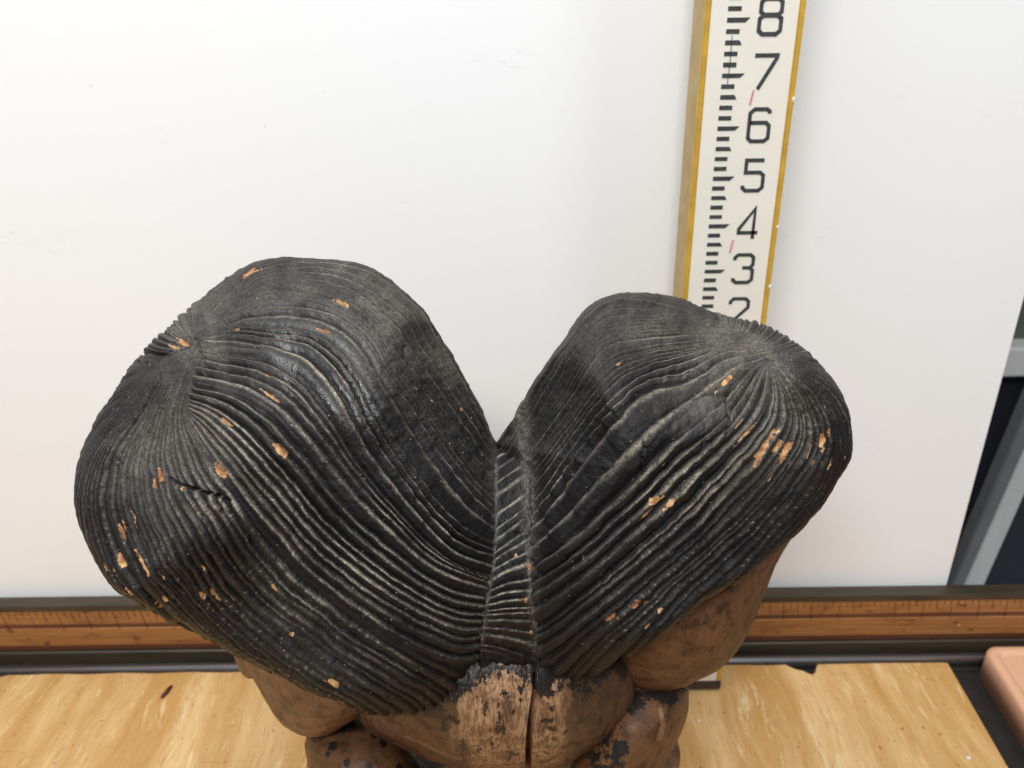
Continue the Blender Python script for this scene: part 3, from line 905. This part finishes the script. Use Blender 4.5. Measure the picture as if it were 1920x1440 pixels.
ropeL = lambda x, y: .00016 * sstep(980, 1130, y) * sstep(300, 420, x)
d, crest, groove, facet, s, u, idx, fr = hair_relief(smL, qx, qy, 11, ampL, ropeL)
d += .0015 * vnoise(qx, qy, 85, 5, 2) + .00018 * vnoise(qx, qy, 9, 6, 2)
chipsL = [(466, 511, 30, 14), (484, 508, 14, 8), (344, 642, 26, 12), (330, 652, 20, 8), (358, 577, 12, 7), (444, 616, 10, 7), (502, 705, 18, 12), (505, 740, 36, 8), (379, 722, 8, 6),
          (424, 790, 24, 9), (528, 845, 34, 20), (494, 840, 14, 8), (606, 622, 26, 9), (640, 568, 30, 8), (300, 893, 26, 11), (290, 907, 18, 8), (416, 882, 38, 24), (340, 915, 14, 8), (398, 928, 14, 8), (248, 968, 44, 8),
          (231, 985, 26, 10), (229, 1000, 26, 7), (211, 990, 8, 6), (265, 1055, 46, 13), (225, 1048, 28, 10), (244, 1092, 24, 10), (322, 973, 10, 8), (399, 1040, 14, 7), (366, 1064, 12, 9),
          (380, 1064, 12, 5), (300, 1078, 26, 5), (215, 1072, 20, 8), (240, 1105, 26, 8), (309, 1125, 14, 10), (297, 1134, 20, 10), (330, 1130, 24, 6), (404, 1115, 26, 7), (429, 1110, 34, 7), (380, 1115, 16, 5), (485, 1097, 16, 9), (516, 1098, 18, 9), (458, 1117, 10, 9),
          (531, 1190, 7, 7), (549, 1189, 8, 8), (541, 1168, 18, 6), (582, 1203, 12, 8), (470, 1172, 10, 9), (490, 1168, 10, 7), (400, 1080, 8, 5), (624, 1280, 22, 8), (610, 1274, 12, 5), (664, 1303, 14, 5),
          (180, 1030, 12, 6), (195, 1062, 16, 6), (352, 1100, 18, 6), (274, 1020, 10, 5), (445, 1150, 12, 5), (560, 1230, 10, 4), (600, 1190, 9, 4), (864, 767, 8, 5), (700, 1240, 8, 4)]
chip = paint_chips(smL, qx, qy, s, u, chipsL, 21)
crackL = [(322, 898), (331, 905), (345, 911), (358, 914), (372, 919), (388, 924), (400, 927), (415, 932), (430, 938)]
cd = seg_dist(qx, qy, catmull(crackL, 40))
d *= 1 - .8 * np.exp(-(cd / 8) ** 2); d -= .0040 * np.exp(-(cd / 2.8) ** 4)
for cl in ([(370, 645), (377, 665), (384, 688), (383, 700)], [(760, 650), (770, 680), (778, 700)], [(220, 860), (232, 873)]):
    d -= .0016 * np.exp(-(seg_dist(qx, qy, cl) / 2.2) ** 2)
chip = np.maximum(chip, (.36 * blob(qx, qy, 352, 642, 34, 26, -45) + .34 * blob(qx, qy, 400, 800, 26, 50, -30) + .33 * blob(qx, qy, 420, 885, 26, 22) + .30 * blob(qx, qy, 300, 895, 26, 22)) * (1 - groove))
chip *= 1 - np.exp(-(cd / 4) ** 2)
d -= .0010 * chip
for cx, cy, r in ((416, 886, 15), (740, 1335, 14), (727, 1298, 12), (330, 645, 13), (366, 628, 14)):
    q = blob(qx, qy, cx, cy, r, r); d += q * .0016 * vnoise(qx, qy, 6, 77, 2)
d = np.clip(d, -.006, .0017)
PL2 = PL + NL * d[..., None]
N2 = normals(PL2)
upz = sstep(-.05, .75, N2[..., 2])
lowfade = 1 - .60 * sstep(980, 1230, qy)
patch = sstep(-.35, .45, vnoise(u, s * 12, 90, 31, 2))
dust = crest * (.25 + .75 * upz) * (.35 + .65 * patch) * lowfade
dust *= 1 - .75 * sstep(330, 260, qx) * sstep(720, 760, qy)
dust *= 1 - .65 * blob(qx, qy, 810, 720, 100, 190, -35)
dust *= 1 + .35 * blob(qx, qy, 780, 1040, 170, 110) + .3 * blob(qx, qy, 470, 760, 110, 100)
reg = .55 * blob(qx, qy, 740, 640, 75, 180, -30) + .62 * blob(qx, qy, 580, 550, 240, 75) + 1.0 * blob(qx, qy, 360, 630, 60, 60) + 1.0 * blob(qx, qy, 395, 800, 35, 70, -30)
reg += .65 * blob(qx, qy, 310, 800, 80, 130) + .75 * blob(qx, qy, 415, 885, 30, 26) + .5 * blob(qx, qy, 250, 880, 60, 60) + .85 * np.exp(-(seg_dist(qx, qy, [(932, 830), (934, 1000), (928, 1070), (914, 1140), (905, 1250)]) / 13) ** 2)
reg += .9 * blob(qx, qy, 835, 690, 16, 60, -30) + .35 * blob(qx, qy, 520, 760, 160, 80, 40)
reg = np.clip(reg, 0, 1) * (.55 + .45 * upz) * (1 - .85 * groove) * (.45 + .55 * sstep(-.5, .5, vnoise(qx, qy, 22, 41, 3)))
dust *= 1 - .55 * np.clip(reg, 0, 1)
# loose tool marks: pale burrs standing on the lower strands
burr = np.exp(-((fr - .5) / .09) ** 2) * np.exp(-((crest - 1) / .5) ** 2) * sstep(900, 1020, qy) * (vnoise(u * 3, idx * 57.0, 40, 51, 1) > .25)
dust = np.maximum(dust, .8 * burr)
wear = np.stack([np.clip(dust, 0, 1), reg, chip], -1)
glossL = facet * np.clip(blob(qx, qy, 570, 700, 150, 80, 25) + .8 * blob(qx, qy, 640, 690, 70, 110, -35) + .6 * blob(qx, qy, 380, 880, 70, 50), 0, 1) * (vnoise(u, idx * 9.0, 80, 35, 2) > -.15)
grid_obj('carved_hair', PL2, M_HAIR, statue, attrs={'wear': wear, 'gloss': glossL})['label'] = 'left mass of grooved black hair with a crack and paint chips'

# ---- right head of hair
RO = [(930, 832), (988, 742), (1045, 655), (1085, 600), (1115, 572), (1155, 555), (1200, 549), (1240, 553), (1290, 566), (1350, 585), (1405, 600), (1450, 615), (1502, 648), (1560, 708),
      (1590, 760), (1598, 805), (1591, 862), (1562, 915), (1525, 965), (1470, 1020), (1400, 1078), (1330, 1122), (1250, 1180), (1190, 1222), (1143, 1246), (1094, 1273), (1046, 1279), (1006, 1264), (985, 1235), (940, 1160), (920, 1050), (912, 930)]
RG = [
 [(1350, 606), (1300, 575), (1230, 540), (1140, 520), (1060, 540), (980, 650), (900, 780), (860, 850)],
 [(1353, 609), (1300, 588), (1230, 566), (1155, 562), (1100, 594), (1042, 665), (985, 752), (900, 870)],
 [(1360, 613), (1290, 604), (1205, 592), (1135, 600), (1080, 660), (1025, 760), (950, 880)],
 [(1387, 630), (1300, 622), (1204, 630), (1134, 644), (1085, 710), (1030, 795), (940, 920)],
 [(1399, 640), (1310, 645), (1220, 662), (1158, 683), (1105, 735), (1050, 815), (945, 950)],
 [(1418, 652), (1348, 656), (1278, 679), (1212, 703), (1158, 738), (1096, 808), (1006, 935), (945, 1005)],
 [(1428, 663), (1360, 676), (1290, 714), (1204, 742), (1134, 816), (1006, 979), (945, 1045)],
 [(1432, 674), (1380, 691), (1313, 738), (1243, 788), (1173, 854), (1006, 1022), (945, 1078)],
 [(1434, 680), (1403, 703), (1352, 761), (1271, 831), (1181, 917), (1080, 1005), (1006, 1062), (945, 1105)],
 [(1435, 683), (1424, 714), (1387, 784), (1302, 870), (1212, 953), (1110, 1040), (1010, 1112), (945, 1140)],
 [(1437, 685), (1442, 722), (1426, 784), (1360, 862), (1285, 940), (1180, 1030), (1085, 1108), (1005, 1165), (945, 1175)],
 [(1444, 688), (1469, 753), (1465, 808), (1407, 890), (1320, 980), (1220, 1065), (1115, 1150), (1020, 1218), (945, 1240)],
 [(1450, 688), (1492, 753), (1500, 816), (1465, 885), (1390, 975), (1290, 1063), (1180, 1160), (1075, 1255), (1000, 1330)],
 [(1460, 688), (1518, 753), (1536, 823), (1504, 895), (1440, 975), (1340, 1075), (1235, 1175), (1130, 1290)],
 [(1468, 686), (1545, 750), (1570, 825), (1542, 905), (1480, 985), (1400, 1075), (1290, 1175), (1180, 1290)],
 [(1474, 682), (1565, 738), (1598, 810), (1580, 900), (1530, 985), (1450, 1090), (1340, 1210)],
 [(1476, 676), (1580, 715), (1640, 800), (1640, 900), (1600, 1010), (1520, 1130)],
 [(1474, 668), (1580, 680), (1690, 760), (1740, 900), (1700, 1060)],
]
RTP = [
 [(1352, 604), (1335, 570), (1310, 520), (1280, 440)],
 [(1372, 614), (1372, 585), (1370, 550), (1370, 450)],
 [(1395, 628), (1410, 603), (1430, 570), (1470, 470)],
 [(1420, 645), (1445, 624), (1480, 590), (1560, 500)],
 [(1445, 658), (1480, 645), (1530, 620), (1650, 560)],
 [(1470, 668), (1520, 665), (1590, 660), (1720, 640)],
]
smR = StrandMap(780, 380, 1800, 1400)
smR.add(RTP, [13, 13, 14, 14, 14])
smR.add(RG, [6, 6, 7, 8, 10, 16, 19, 20, 20, 19, 19, 19, 18, 17, 16, 15, 15])
smR.finish()
RFAC = [((.08, .76, .65), .825), ((-.78, .22, .58), .82), ((.05, -.25, .97), .90), ((.78, .0, .62), .87)]
PR, qx, qy, T = lobe((1250, 900), RO, .380, .085, .080, facets=RFAC, low=2.4, side=-1, p=30.0)
NR = normals(PR)


def ampR(x, y):
    a = np.full(x.shape, .0034)
    a *= 1 - .40 * sstep(720, 630, y) * sstep(1440, 1300, x)
    a *= 1 - .5 * blob(x, y, 1075, 750, 50, 130, 30)
    a *= 1 - .45 * sstep(1500, 1570, x)
    a *= .45 + .55 * sstep(10, 60, seg_dist(x, y, [(1352, 608), (1400, 638), (1440, 668), (1478, 676)]))
    return a


ropeR = lambda x, y: .00024 * sstep(940, 1020, y + .25 * (x - 1200)) * sstep(1120, 1220, x)
d, crest, groove, facet, s, u, idx, fr = hair_relief(smR, qx, qy, 23, ampR, ropeR)
d += .0015 * vnoise(qx, qy, 85, 15, 2) + .00018 * vnoise(qx, qy, 9, 16, 2)
chipsR = [(1155, 663, 10, 9), (1160, 681, 10, 6), (1122, 826, 10, 5), (1361, 718, 22, 12), (1343, 736, 8, 5), (1298, 745, 10, 7), (1395, 815, 48, 11), (1384, 795, 24, 5), (1437, 836, 62, 10), (1420, 862, 44, 6), (1450, 815, 24, 10), (1462, 836, 26, 7), (1474, 845, 46, 12), (1466, 862, 28, 12), (1482, 866, 10, 6),
          (1495, 858, 34, 8), (1501, 824, 10, 6), (1514, 842, 44, 6), (1466, 872, 18, 8), (1446, 893, 24, 10), (1466, 922, 26, 5), (1540, 825, 30, 11), (1556, 811, 20, 7), (1546, 850, 34, 6), (1556, 868, 28, 6), (1521, 868, 28, 9), (1552, 766, 12, 5), (1582, 858, 12, 5), (1572, 920, 14, 5),
          (1227, 938, 30, 20), (1212, 960, 26, 9), (1254, 945, 24, 12), (1256, 1037, 14, 9), (1190, 1131, 32, 13), (1145, 1158, 22, 15), (1212, 1169, 14, 12), (1211, 1130, 10, 6), (1236, 1140, 12, 8), (1248, 1120, 8, 6), (1090, 1266, 12, 9), (1186, 866, 10, 6), (1243, 870, 8, 6), (1100, 830, 8, 5), (1400, 960, 7, 4), (1330, 1020, 7, 4)]
chip = paint_chips(smR, qx, qy, s, u, chipsR, 25)
cd = np.full(qx.shape, 1e9)
for cl, w, dp in (([(1300, 752), (1325, 744), (1346, 742), (1358, 748), (1362, 765), (1366, 775)], 2.2, .0022), ([(1346, 742), (1372, 732), (1388, 728)], 2.0, .0016), ([(1365, 768), (1369, 790), (1367, 803), (1360, 815)], 2.6, .0026), ([(1206, 830), (1204, 860), (1200, 900)], 2.0, .0012), ([(1368, 762), (1385, 760), (1400, 762)], 1.8, .0010)):
    d -= dp * np.exp(-(seg_dist(qx, qy, cl) / w) ** 2)
for cx, cy, r in ((1135, 1070, 20), (1168, 1200, 14), (1325, 828, 14), (1205, 850, 16)):
    q = blob(qx, qy, cx, cy, r, r); d += q * .0026 * vnoise(qx, qy, 8, 78, 2)
d += .0006 * np.exp(-(seg_dist(qx, qy, [(978, 762), (985, 850), (990, 950), (990, 1000)]) / 12) ** 2) * (1 + vnoise(qx, qy, 9, 61, 2))
d -= .0010 * chip
d = np.clip(d, -.006, .0017)
PR2 = PR + NR * d[..., None]
N2 = normals(PR2)
upz = sstep(-.05, .75, N2[..., 2])
lowfade = 1 - .75 * sstep(930, 1080, qy + .35 * (qx - 1150))
patch = sstep(-.35, .45, vnoise(u, s * 12, 90, 33, 2))
dust = crest * (.25 + .75 * upz) * (.35 + .65 * patch) * lowfade
seamR = np.exp(-((seg_dist(qx, qy, [(976, 752), (984, 820), (989, 900), (991, 960), (992, 1050), (997, 1180), (1003, 1250)]) + 6 * vnoise(qx, qy * .4, 14, 44, 2)) / 15) ** 2)
reg = .62 * blob(qx, qy, 1250, 615, 190, 65, 10) + .85 * np.exp(-(seg_dist(qx, qy, [(1345, 606), (1400, 640), (1470, 680)]) / 22) ** 2) + .8 * blob(qx, qy, 1430, 750, 110, 80) + .55 * blob(qx, qy, 1320, 720, 110, 60, -40)
reg += 1.2 * seamR + .30 * blob(qx, qy, 1100, 700, 60, 110, 30) + .45 * blob(qx, qy, 1440, 840, 90, 60, -40)
reg = np.clip(reg, 0, 1) * (.55 + .45 * upz) * (1 - .85 * groove) * (.45 + .55 * sstep(-.5, .5, vnoise(qx, qy, 22, 43, 3)))
dust *= 1 - .5 * np.clip(reg, 0, 1)
dust *= 1 - .6 * blob(qx, qy, 1085, 740, 60, 150, 30)
dust *= 1 + .35 * blob(qx, qy, 1120, 950, 150, 110) - .3 * blob(qx, qy, 1240, 600, 150, 50)
burr = np.exp(-((fr - .5) / .09) ** 2) * np.exp(-((crest - 1) / .5) ** 2) * sstep(930, 1040, qy + .25 * (qx - 1200)) * sstep(1080, 1180, qx) * (vnoise(u * 3, idx * 57.0, 40, 53, 1) > .05)
dust = np.maximum(dust, .8 * burr)
wear = np.stack([np.clip(dust, 0, 1), reg, chip], -1)
glossR = facet * np.clip(blob(qx, qy, 1350, 785, 90, 45, -20) + .8 * blob(qx, qy, 1230, 710, 60, 30, -20) + .5 * blob(qx, qy, 1470, 790, 60, 30), 0, 1) * (vnoise(u, idx * 9.0, 80, 36, 2) > -.15)
grid_obj('carved_hair', PR2, M_HAIR, statue, attrs={'wear': wear, 'gloss': glossR})['label'] = 'right mass of grooved black hair with bare wood chips'

# ---- brown wood: cheeks, neck, shoulders, body
o_T = {}
def skin_part(name, centre, outline, zc0, A, B, mat, paint_fn, rough=.0007, extra=None, seed=1, label=None, npsi=420, nt=150, exps=(2.2, 2.0), facets=()):
    P, x, y, T = lobe(centre, outline, zc0, A, B, nt=nt, nt2=30, npsi=npsi, exps=exps, facets=facets)
    N = normals(P)
    dd = rough * vnoise(x, y, 70, seed, 2) + .00025 * vnoise(x, y, 18, seed + 1, 2)
    if extra is not None: dd = dd + extra(x, y)
    P = P + N * dd[..., None]
    w = paint_fn(x, y)
    o = grid_obj(name, P, mat, statue, attrs={'wear': np.stack([w[0], w[1], np.zeros_like(x)], -1)})
    if label: o['label'] = label
    o_T[name] = (P, T)
    return o

LJ = [(720, 1290), (684, 1333), (630, 1373), (590, 1381), (558, 1375), (523, 1352), (484, 1292), (446, 1219), (420, 1150), (480, 1060), (620, 1040), (730, 1120), (745, 1220)]
skin_part('cheek', (600, 1220), LJ, .405, .045, .06, M_SKIN, lambda x, y: (.25 * sstep(.2, .8, vnoise(x, y, 40, 81, 3)), .30 * blob(x, y, 595, 1340, 40, 16)), seed=82)
RJ = [(1508, 970), (1458, 1056), (1433, 1120), (1397, 1197), (1362, 1245), (1317, 1273), (1247, 1297), (1180, 1285), (1129, 1250), (1105, 1180), (1130, 1080), (1230, 960), (1370, 880), (1490, 900)]
skin_part('cheek', (1290, 1130), RJ, .415, .045, .06, M_CHEEK2,
          lambda x, y: (.42 * np.exp(-(seg_dist(x, y, [(1330, 1130), (1315, 1175), (1300, 1210)]) / 9) ** 2) + .3 * sstep(.3, .9, vnoise(x, y, 30, 84, 3)), .25 * blob(x, y, 1250, 1270, 60, 16) + .25 * blob(x, y, 1470, 1040, 25, 50)),
          seed=85, label='right cheek of darker brown wood with black paint smears')
NO = [(428, 1205), (437, 1228), (445, 1250), (458, 1268), (474, 1272), (490, 1262), (500, 1235), (490, 1190), (455, 1185)]
skin_part('nose', (462, 1228), NO, .425, .012, .012, M_SKIN, lambda x, y: (.35 + .2 * vnoise(x, y, 12, 86, 2), 0 * x), rough=.0002, seed=87, npsi=120, nt=50)


def neck_paint(x, y):
    n1 = vnoise(x, y * .35, 16, 91, 3); n2 = vnoise(x, y, 9, 92, 3); n3 = vnoise(x, y * .45, 26, 93, 2)
    top = sstep(1298, 1250, y + 20 * vnoise(x, y * .2, 15, 94, 3) + 14 * n1 - 26 * sstep(960, 1010, x) * sstep(1100, 1000, x) + 55 * sstep(905, 850, x) * -1)
    paint = np.clip(.66 * top + .34 * sstep(.1, .5, n3) + .25 * sstep(.2, .6, n2), 0, 1)
    for cx, cy, rx, ry, a in ((935, 1352, 6, 40, 0), (910, 1333, 5, 22, 5), (947, 1300, 10, 14, 0), (978, 1292, 12, 14, 0), (975, 1312, 9, 7, 0), (1030, 1300, 30, 9, -15), (1036, 1326, 10, 8, -20), (1028, 1350, 22, 5, -10),
                              (1035, 1365, 14, 7, 0), (1060, 1372, 14, 8, -35), (1095, 1345, 26, 7, -30), (1040, 1385, 12, 8, 0), (1024, 1412, 10, 6, 0), (1068, 1400, 30, 6, -20), (920, 1390, 5, 20, 0), (945, 1368, 5, 18, 0), (898, 1408, 7, 12, 0), (868, 1396, 8, 14, 10), (868, 1412, 6, 10, 0),
                              (960, 1415, 14, 8, 0), (1005, 1280, 8, 10, 0), (850, 1350, 20, 8, 30), (830, 1360, 10, 22, 0), (820, 1325, 24, 10, 20), (840, 1300, 25, 18, 0), (1090, 1290, 40, 14, 10), (1120, 1380, 30, 5, -30)):
        paint = np.maximum(paint, .68 * blob(x + 5 * n2, y + 6 * n1, cx, cy, rx * 1.15, ry * 1.15, a))
    core = (.25 + .75 * sstep(840, 905, x + 26 * n1)) * sstep(760, 850, x + 20 * n1) * sstep(1130, 1015, x + 30 * n1)
    bare = core * (.95 + .25 * n1)
    bare = np.maximum(bare, .6 * np.exp(-(seg_dist(x, y, [(760, 1382), (850, 1420), (960, 1432)]) / 6) ** 2))
    return paint * (.45 + .55 * sstep(720, 820, x)), bare


def neck_relief(x, y):
    g = -.0120 * np.exp(-(seg_dist(x, y, [(1003, 1262), (1002, 1300), (998, 1330), (993, 1380), (990, 1460)]) / (2.4 + 2.2 * sstep(1270, 1400, y))) ** 4)
    g += .00035 * vnoise(x, y * .12, 7, 95, 3)
    g -= .0007 * np.exp(-(seg_dist(x, y, [(676, 1330), (690, 1370), (705, 1400)]) / 3) ** 2)
    return g


NK = [(655, 1290), (668, 1335), (690, 1372), (735, 1396), (800, 1424), (870, 1440), (945, 1446), (1010, 1446), (1070, 1428), (1125, 1392), (1165, 1350), (1190, 1300), (1170, 1220), (1050, 1130), (900, 1120), (760, 1180), (680, 1240)]
skin_part('neck', (930, 1290), NK, .408, .062, .05, M_NECK, neck_paint, rough=.0006, extra=neck_relief, seed=96, npsi=1000, nt=240, label='worn neck, black paint flaked to pale bare wood, one long crack')

SHL = [(572, 1395), (580, 1372), (620, 1352), (680, 1340), (720, 1360), (760, 1400), (800, 1470), (790, 1580), (700, 1640), (620, 1600), (585, 1500)]
def spots(x, y, seed):
    rng = np.random.RandomState(seed); p = np.zeros_like(x)
    for _ in range(130):
        cx, cy = rng.uniform(570, 1300), rng.uniform(1280, 1500); r = rng.uniform(6, 11)
        p = np.maximum(p, 1.0 * blob(x, y, cx, cy, r, r * 1.2))
    return p
skin_part('shoulder', (680, 1480), SHL, .440, .055, .06, M_CHEEK2,
          lambda x, y: (np.maximum(spots(x, y, 4), .7 * blob(x, y, 650, 1362, 60, 22)) + .1 * vnoise(x, y, 20, 97, 2), .25 * blob(x, y, 640, 1400, 60, 25)), seed=98, npsi=500)  # dark spots; black blob along the top is the shadow below the cheek, painted
SHR = [(1293, 1290), (1290, 1335), (1275, 1380), (1240, 1440), (1190, 1510), (1100, 1560), (1060, 1480), (1090, 1400), (1130, 1320), (1180, 1270), (1240, 1262)]
def shr_paint(x, y):
    p = .55 * sstep(-.2, .5, vnoise(x, y, 26, 101, 3)) + .8 * blob(x, y, 1235, 1300, 60, 22) + .4 * sstep(1200, 1160, x)
    b = .8 * np.exp(-(seg_dist(x, y, [(1238, 1330), (1245, 1360), (1236, 1385)]) / 7) ** 2)
    return np.clip(p, 0, 1) * (1 - b), b
skin_part('shoulder', (1190, 1400), SHR, .438, .045, .05, M_CHEEK2, shr_paint, seed=102, npsi=420, label='right shoulder of dark wood with a small bare scar')

# ---- parting strip in the valley between the heads
def depth_lookup(P, T, maxt=92):
    sel = np.degrees(T) < maxt
    X, Y, Z = project(P[sel]); return X, Y, Z
XL, YL, ZL = depth_lookup(PL, T); XR, YR_, ZR = depth_lookup(PR, T)
def depth_at(X, Y, Z, x, y, r=5):
    m = (abs(X - x) < r) & (abs(Y - y) < r); return Z[m].min() if m.any() else np.nan
ys = np.linspace(838, 1262, 30)
Aline = lambda y: np.interp(y, (830, 1000, 1070, 1140, 1200, 1260), (930, 930, 924, 912, 905, 900))
Bline = lambda y: np.interp(y, (740, 800, 900, 1000, 1100, 1180, 1270), (976, 984, 991, 993, 995, 1000, 1005))
zA = np.array([depth_at(XL, YL, ZL, Aline(y) - 4, y) for y in ys]); zB = np.array([depth_at(XR, YR_, ZR, Bline(y) + 4, y) for y in ys])
def fillnan(a):
    ok = ~np.isnan(a); return np.interp(np.arange(len(a)), np.arange(len(a))[ok], a[ok])
zA, zB = fillnan(zA), fillnan(zB)
XN, YN, ZN = depth_lookup(*o_T['neck'])
zN = depth_at(XN, YN, ZN, 950, 1272, 8)
print('neck', zN, depth_at(XN, YN, ZN, 950, 1240, 8), depth_at(XN, YN, ZN, 850, 1320, 8), depth_at(XN, YN, ZN, 1050, 1290, 8), 'hem', depth_at(XL, YL, ZL, 850, 1305), depth_at(XR, YR_, ZR, 1050, 1272))
print('seam depths', np.round(zA[::5], 3), np.round(zB[::5], 3))
smS = StrandMap(860, 760, 1060, 1340, 1.0)
SG = [[(915, 838), (960, 805), (1020, 758)], [(915, 880), (960, 846), (1020, 800)], [(912, 965), (960, 930), (1020, 885)], [(910, 1040), (960, 1003), (1020, 962)], [(905, 1075), (955, 1045), (1020, 1012)],
      [(900, 1110), (950, 1082), (1020, 1062)], [(895, 1130), (950, 1108), (1020, 1102)], [(890, 1152), (950, 1142), (1020, 1140)], [(888, 1168), (950, 1166), (1020, 1170)], [(885, 1185), (950, 1190), (1020, 1206)], [(885, 1205), (950, 1214), (1020, 1240)], [(885, 1222), (950, 1236), (1020, 1266)], [(885, 1250), (950, 1262), (1020, 1295)]]
smS.add(SG, [17, 20, 19, 17, 16, 15, 14, 14, 15, 16, 16, 18]); smS.finish(60)
nr, nc = 420, 90
yy_, ff = np.meshgrid(np.linspace(838, 1275, nr), np.linspace(-.35, 1.35, nc), indexing='ij')
xa, xb_ = Aline(yy_), Bline(yy_)
xx = xa + (xb_ - xa) * ff
za = np.interp(yy_, ys, zA); zb_ = np.interp(yy_, ys, zB)
zz = za + (zb_ - za) * np.clip(ff, 0, 1)
k_ = sstep(1170, 1262, yy_)
zz = zz * (1 - k_) + (zN + .0004 * (yy_ - 1272) / 10) * k_
edge_ = np.clip(np.maximum(-ff, ff - 1), 0, 1)
zz = zz - .0004 * (1 - (2 * np.clip(ff, 0, 1) - 1) ** 2) + .05 * edge_ ** 1.3 + .0002
zz += .006 * sstep(1228, 1275, yy_ + 14 * vnoise(xx, yy_ * .35, 14, 74, 2)) - .0011 * vnoise(xx, yy_ * .4, 11, 75, 3) * sstep(1180, 1230, yy_) + .012 * sstep(895, 838, yy_)
d, crest, groove, facet, s, u, idx, fr = hair_relief(smS, xx, yy_, 37, lambda x, y: np.full(x.shape, .0018) * sstep(1262, 1225, y) * (.5 + .5 * sstep(880, 980, y)), lambda x, y: np.zeros_like(x))
wob = 7 * vnoise(xx * .2, yy_, 22, 76, 3)
lines = .8 * np.exp(-((xx - xa + .4 * wob) / (4.5 + 2 * vnoise(yy_, xx * .1, 15, 77, 2))) ** 2) + np.exp(-((xx - xb_ - 3 + wob) / (8 + 9 * sstep(1030, 960, yy_) + 6 * vnoise(yy_, xx * .1, 18, 78, 3))) ** 2)
zz -= d * (1 - .7 * np.clip(lines, 0, 1)) + .0020 * lines * (.6 + 1.5 * vnoise(xx, yy_ * .35, 6, 71, 3)) + .0006 * vnoise(xx, yy_ * .5, 7, 72, 3)
PS_ = at(xx, yy_, zz)
reg = np.clip(1.1 * lines, 0, 1) * (.35 + .65 * sstep(-.5, .3, vnoise(xx, yy_, 12, 73, 3))) * sstep(1245, 1190, yy_) + .4 * sstep(.2, .7, vnoise(xx, yy_ * .5, 12, 79, 3)) * sstep(1150, 1210, yy_)
dust = crest * (1 - lines).clip(0, 1) * .85 * sstep(1235, 1200, yy_) * (.4 + .6 * sstep(-.4, .3, vnoise(xx, yy_, 14, 80, 2)))
chip = np.zeros_like(xx)
for cx, cy, rx, ry in ((993, 1062, 5, 9), (990, 1150, 5, 7), (985, 1125, 5, 8), (968, 1040, 7, 5), (995, 1185, 4, 5)):
    chip = np.maximum(chip, .62 * blob(xx, yy_, cx, cy, rx, ry))
# give the strip a back so that it is a solid wedge
bk = at(xx[:, [-1, 0]], yy_[:, [-1, 0]], zz[:, [-1, 0]] + .03)
PS_ = np.concatenate([PS_, bk], 1)
z2 = lambda a: np.concatenate([a, np.zeros((nr, 2))], 1)
grid_obj('parting_strip', PS_[:, ::-1], M_HAIR, statue, attrs={'wear': np.stack([z2(dust), z2(reg), z2(chip)], -1)[:, ::-1]})

# trunk of the carving down to the plywood
c_top = at(np.array(940.), np.array(1480.), np.array(.455))
nr, nc = 60, 260
tz = np.linspace(0, 1, nr); an = np.linspace(0, 2 * math.pi, nc, endpoint=False)
TZ, AN = np.meshgrid(tz, an, indexing='ij')
zt_ = c_top[2] + .022
zz = TZ * zt_
prof = np.interp(TZ, (0, .05, .3, .6, .8, .93, 1.0), (.085, .090, .086, .092, .095, .082, .02))
X = c_top[0] + prof * 1.18 * np.cos(AN); Y = (c_top[1] + .035) + prof * .78 * np.sin(AN)
Y = np.maximum(Y, 0)
Pb = np.stack([X, Y, zz], -1)
xp, yp, _ = project(Pb)
Pb += (normals(Pb) * (.0012 * vnoise(xp, yp, 60, 105, 2))[..., None])
pt = .55 * sstep(-.25, .5, vnoise(xp, yp, 40, 106, 3)) + .5 * np.exp(-(seg_dist(xp, yp, [(735, 1398), (850, 1445)]) / 14) ** 2)  # black paint, plus the slot's deep shadow below the neck put into the colour
o = grid_obj('trunk', Pb[::-1], M_SKIN, statue, attrs={'wear': np.stack([np.clip(pt, 0, 1), .3 * sstep(.4, .8, vnoise(xp, yp, 30, 107, 2)), 0 * pt], -1)[::-1]})
bm = bmesh.new(); vs = [bm.verts.new((c_top[0] + .085 * 1.18 * math.cos(a), c_top[1] + .035 + .085 * .78 * math.sin(a), .0003)) for a in an[::4]]
bm.faces.new(vs[::-1]); mesh_obj('foot_face', bm, M_SKIN, statue)

# ------------------------------------------------------------------ small loose things
def lump(name, p, sx, sy, sz, rot, mat, seed, label, cat, group=None):
    rng = random.Random(seed)
    bm = bmesh.new(); bmesh.ops.create_icosphere(bm, subdivisions=2, radius=1)
    for v in bm.verts:
        k = 1 + rng.uniform(-.22, .22); v.co = Vector((v.co.x * sx * k, v.co.y * sy * k, max(-.6, v.co.z) * sz * k))
    o = mesh_obj(name, bm, mat, None, True); o.location = p; o.rotation_euler = (0, 0, rot)
    return tag(o, label, cat, group)
p = on_z(312, 1300, 0.0)
lump('bark_chip', (p[0], p[1], .0011), .0019, .0075, .0018, math.radians(-14), M_BARK, 3, 'small dark red bark chip lying on the plywood, left of the carving', 'bark chip')
for i, (px, py, r, lb) in enumerate(((1815, 1422, .0016, 'white crumb on the plywood near its right edge'), (1311, 1353, .0012, 'white crumb on the plywood beside the right shoulder of the carving'))):
    p = on_z(px, py, 0.0)
    lump('crumb', (p[0], p[1], r * .45), r * 1.2, r, r * .8, i * 1.1, M_CRUMB, 10 + i, lb, 'crumb', 'white crumbs on the plywood')
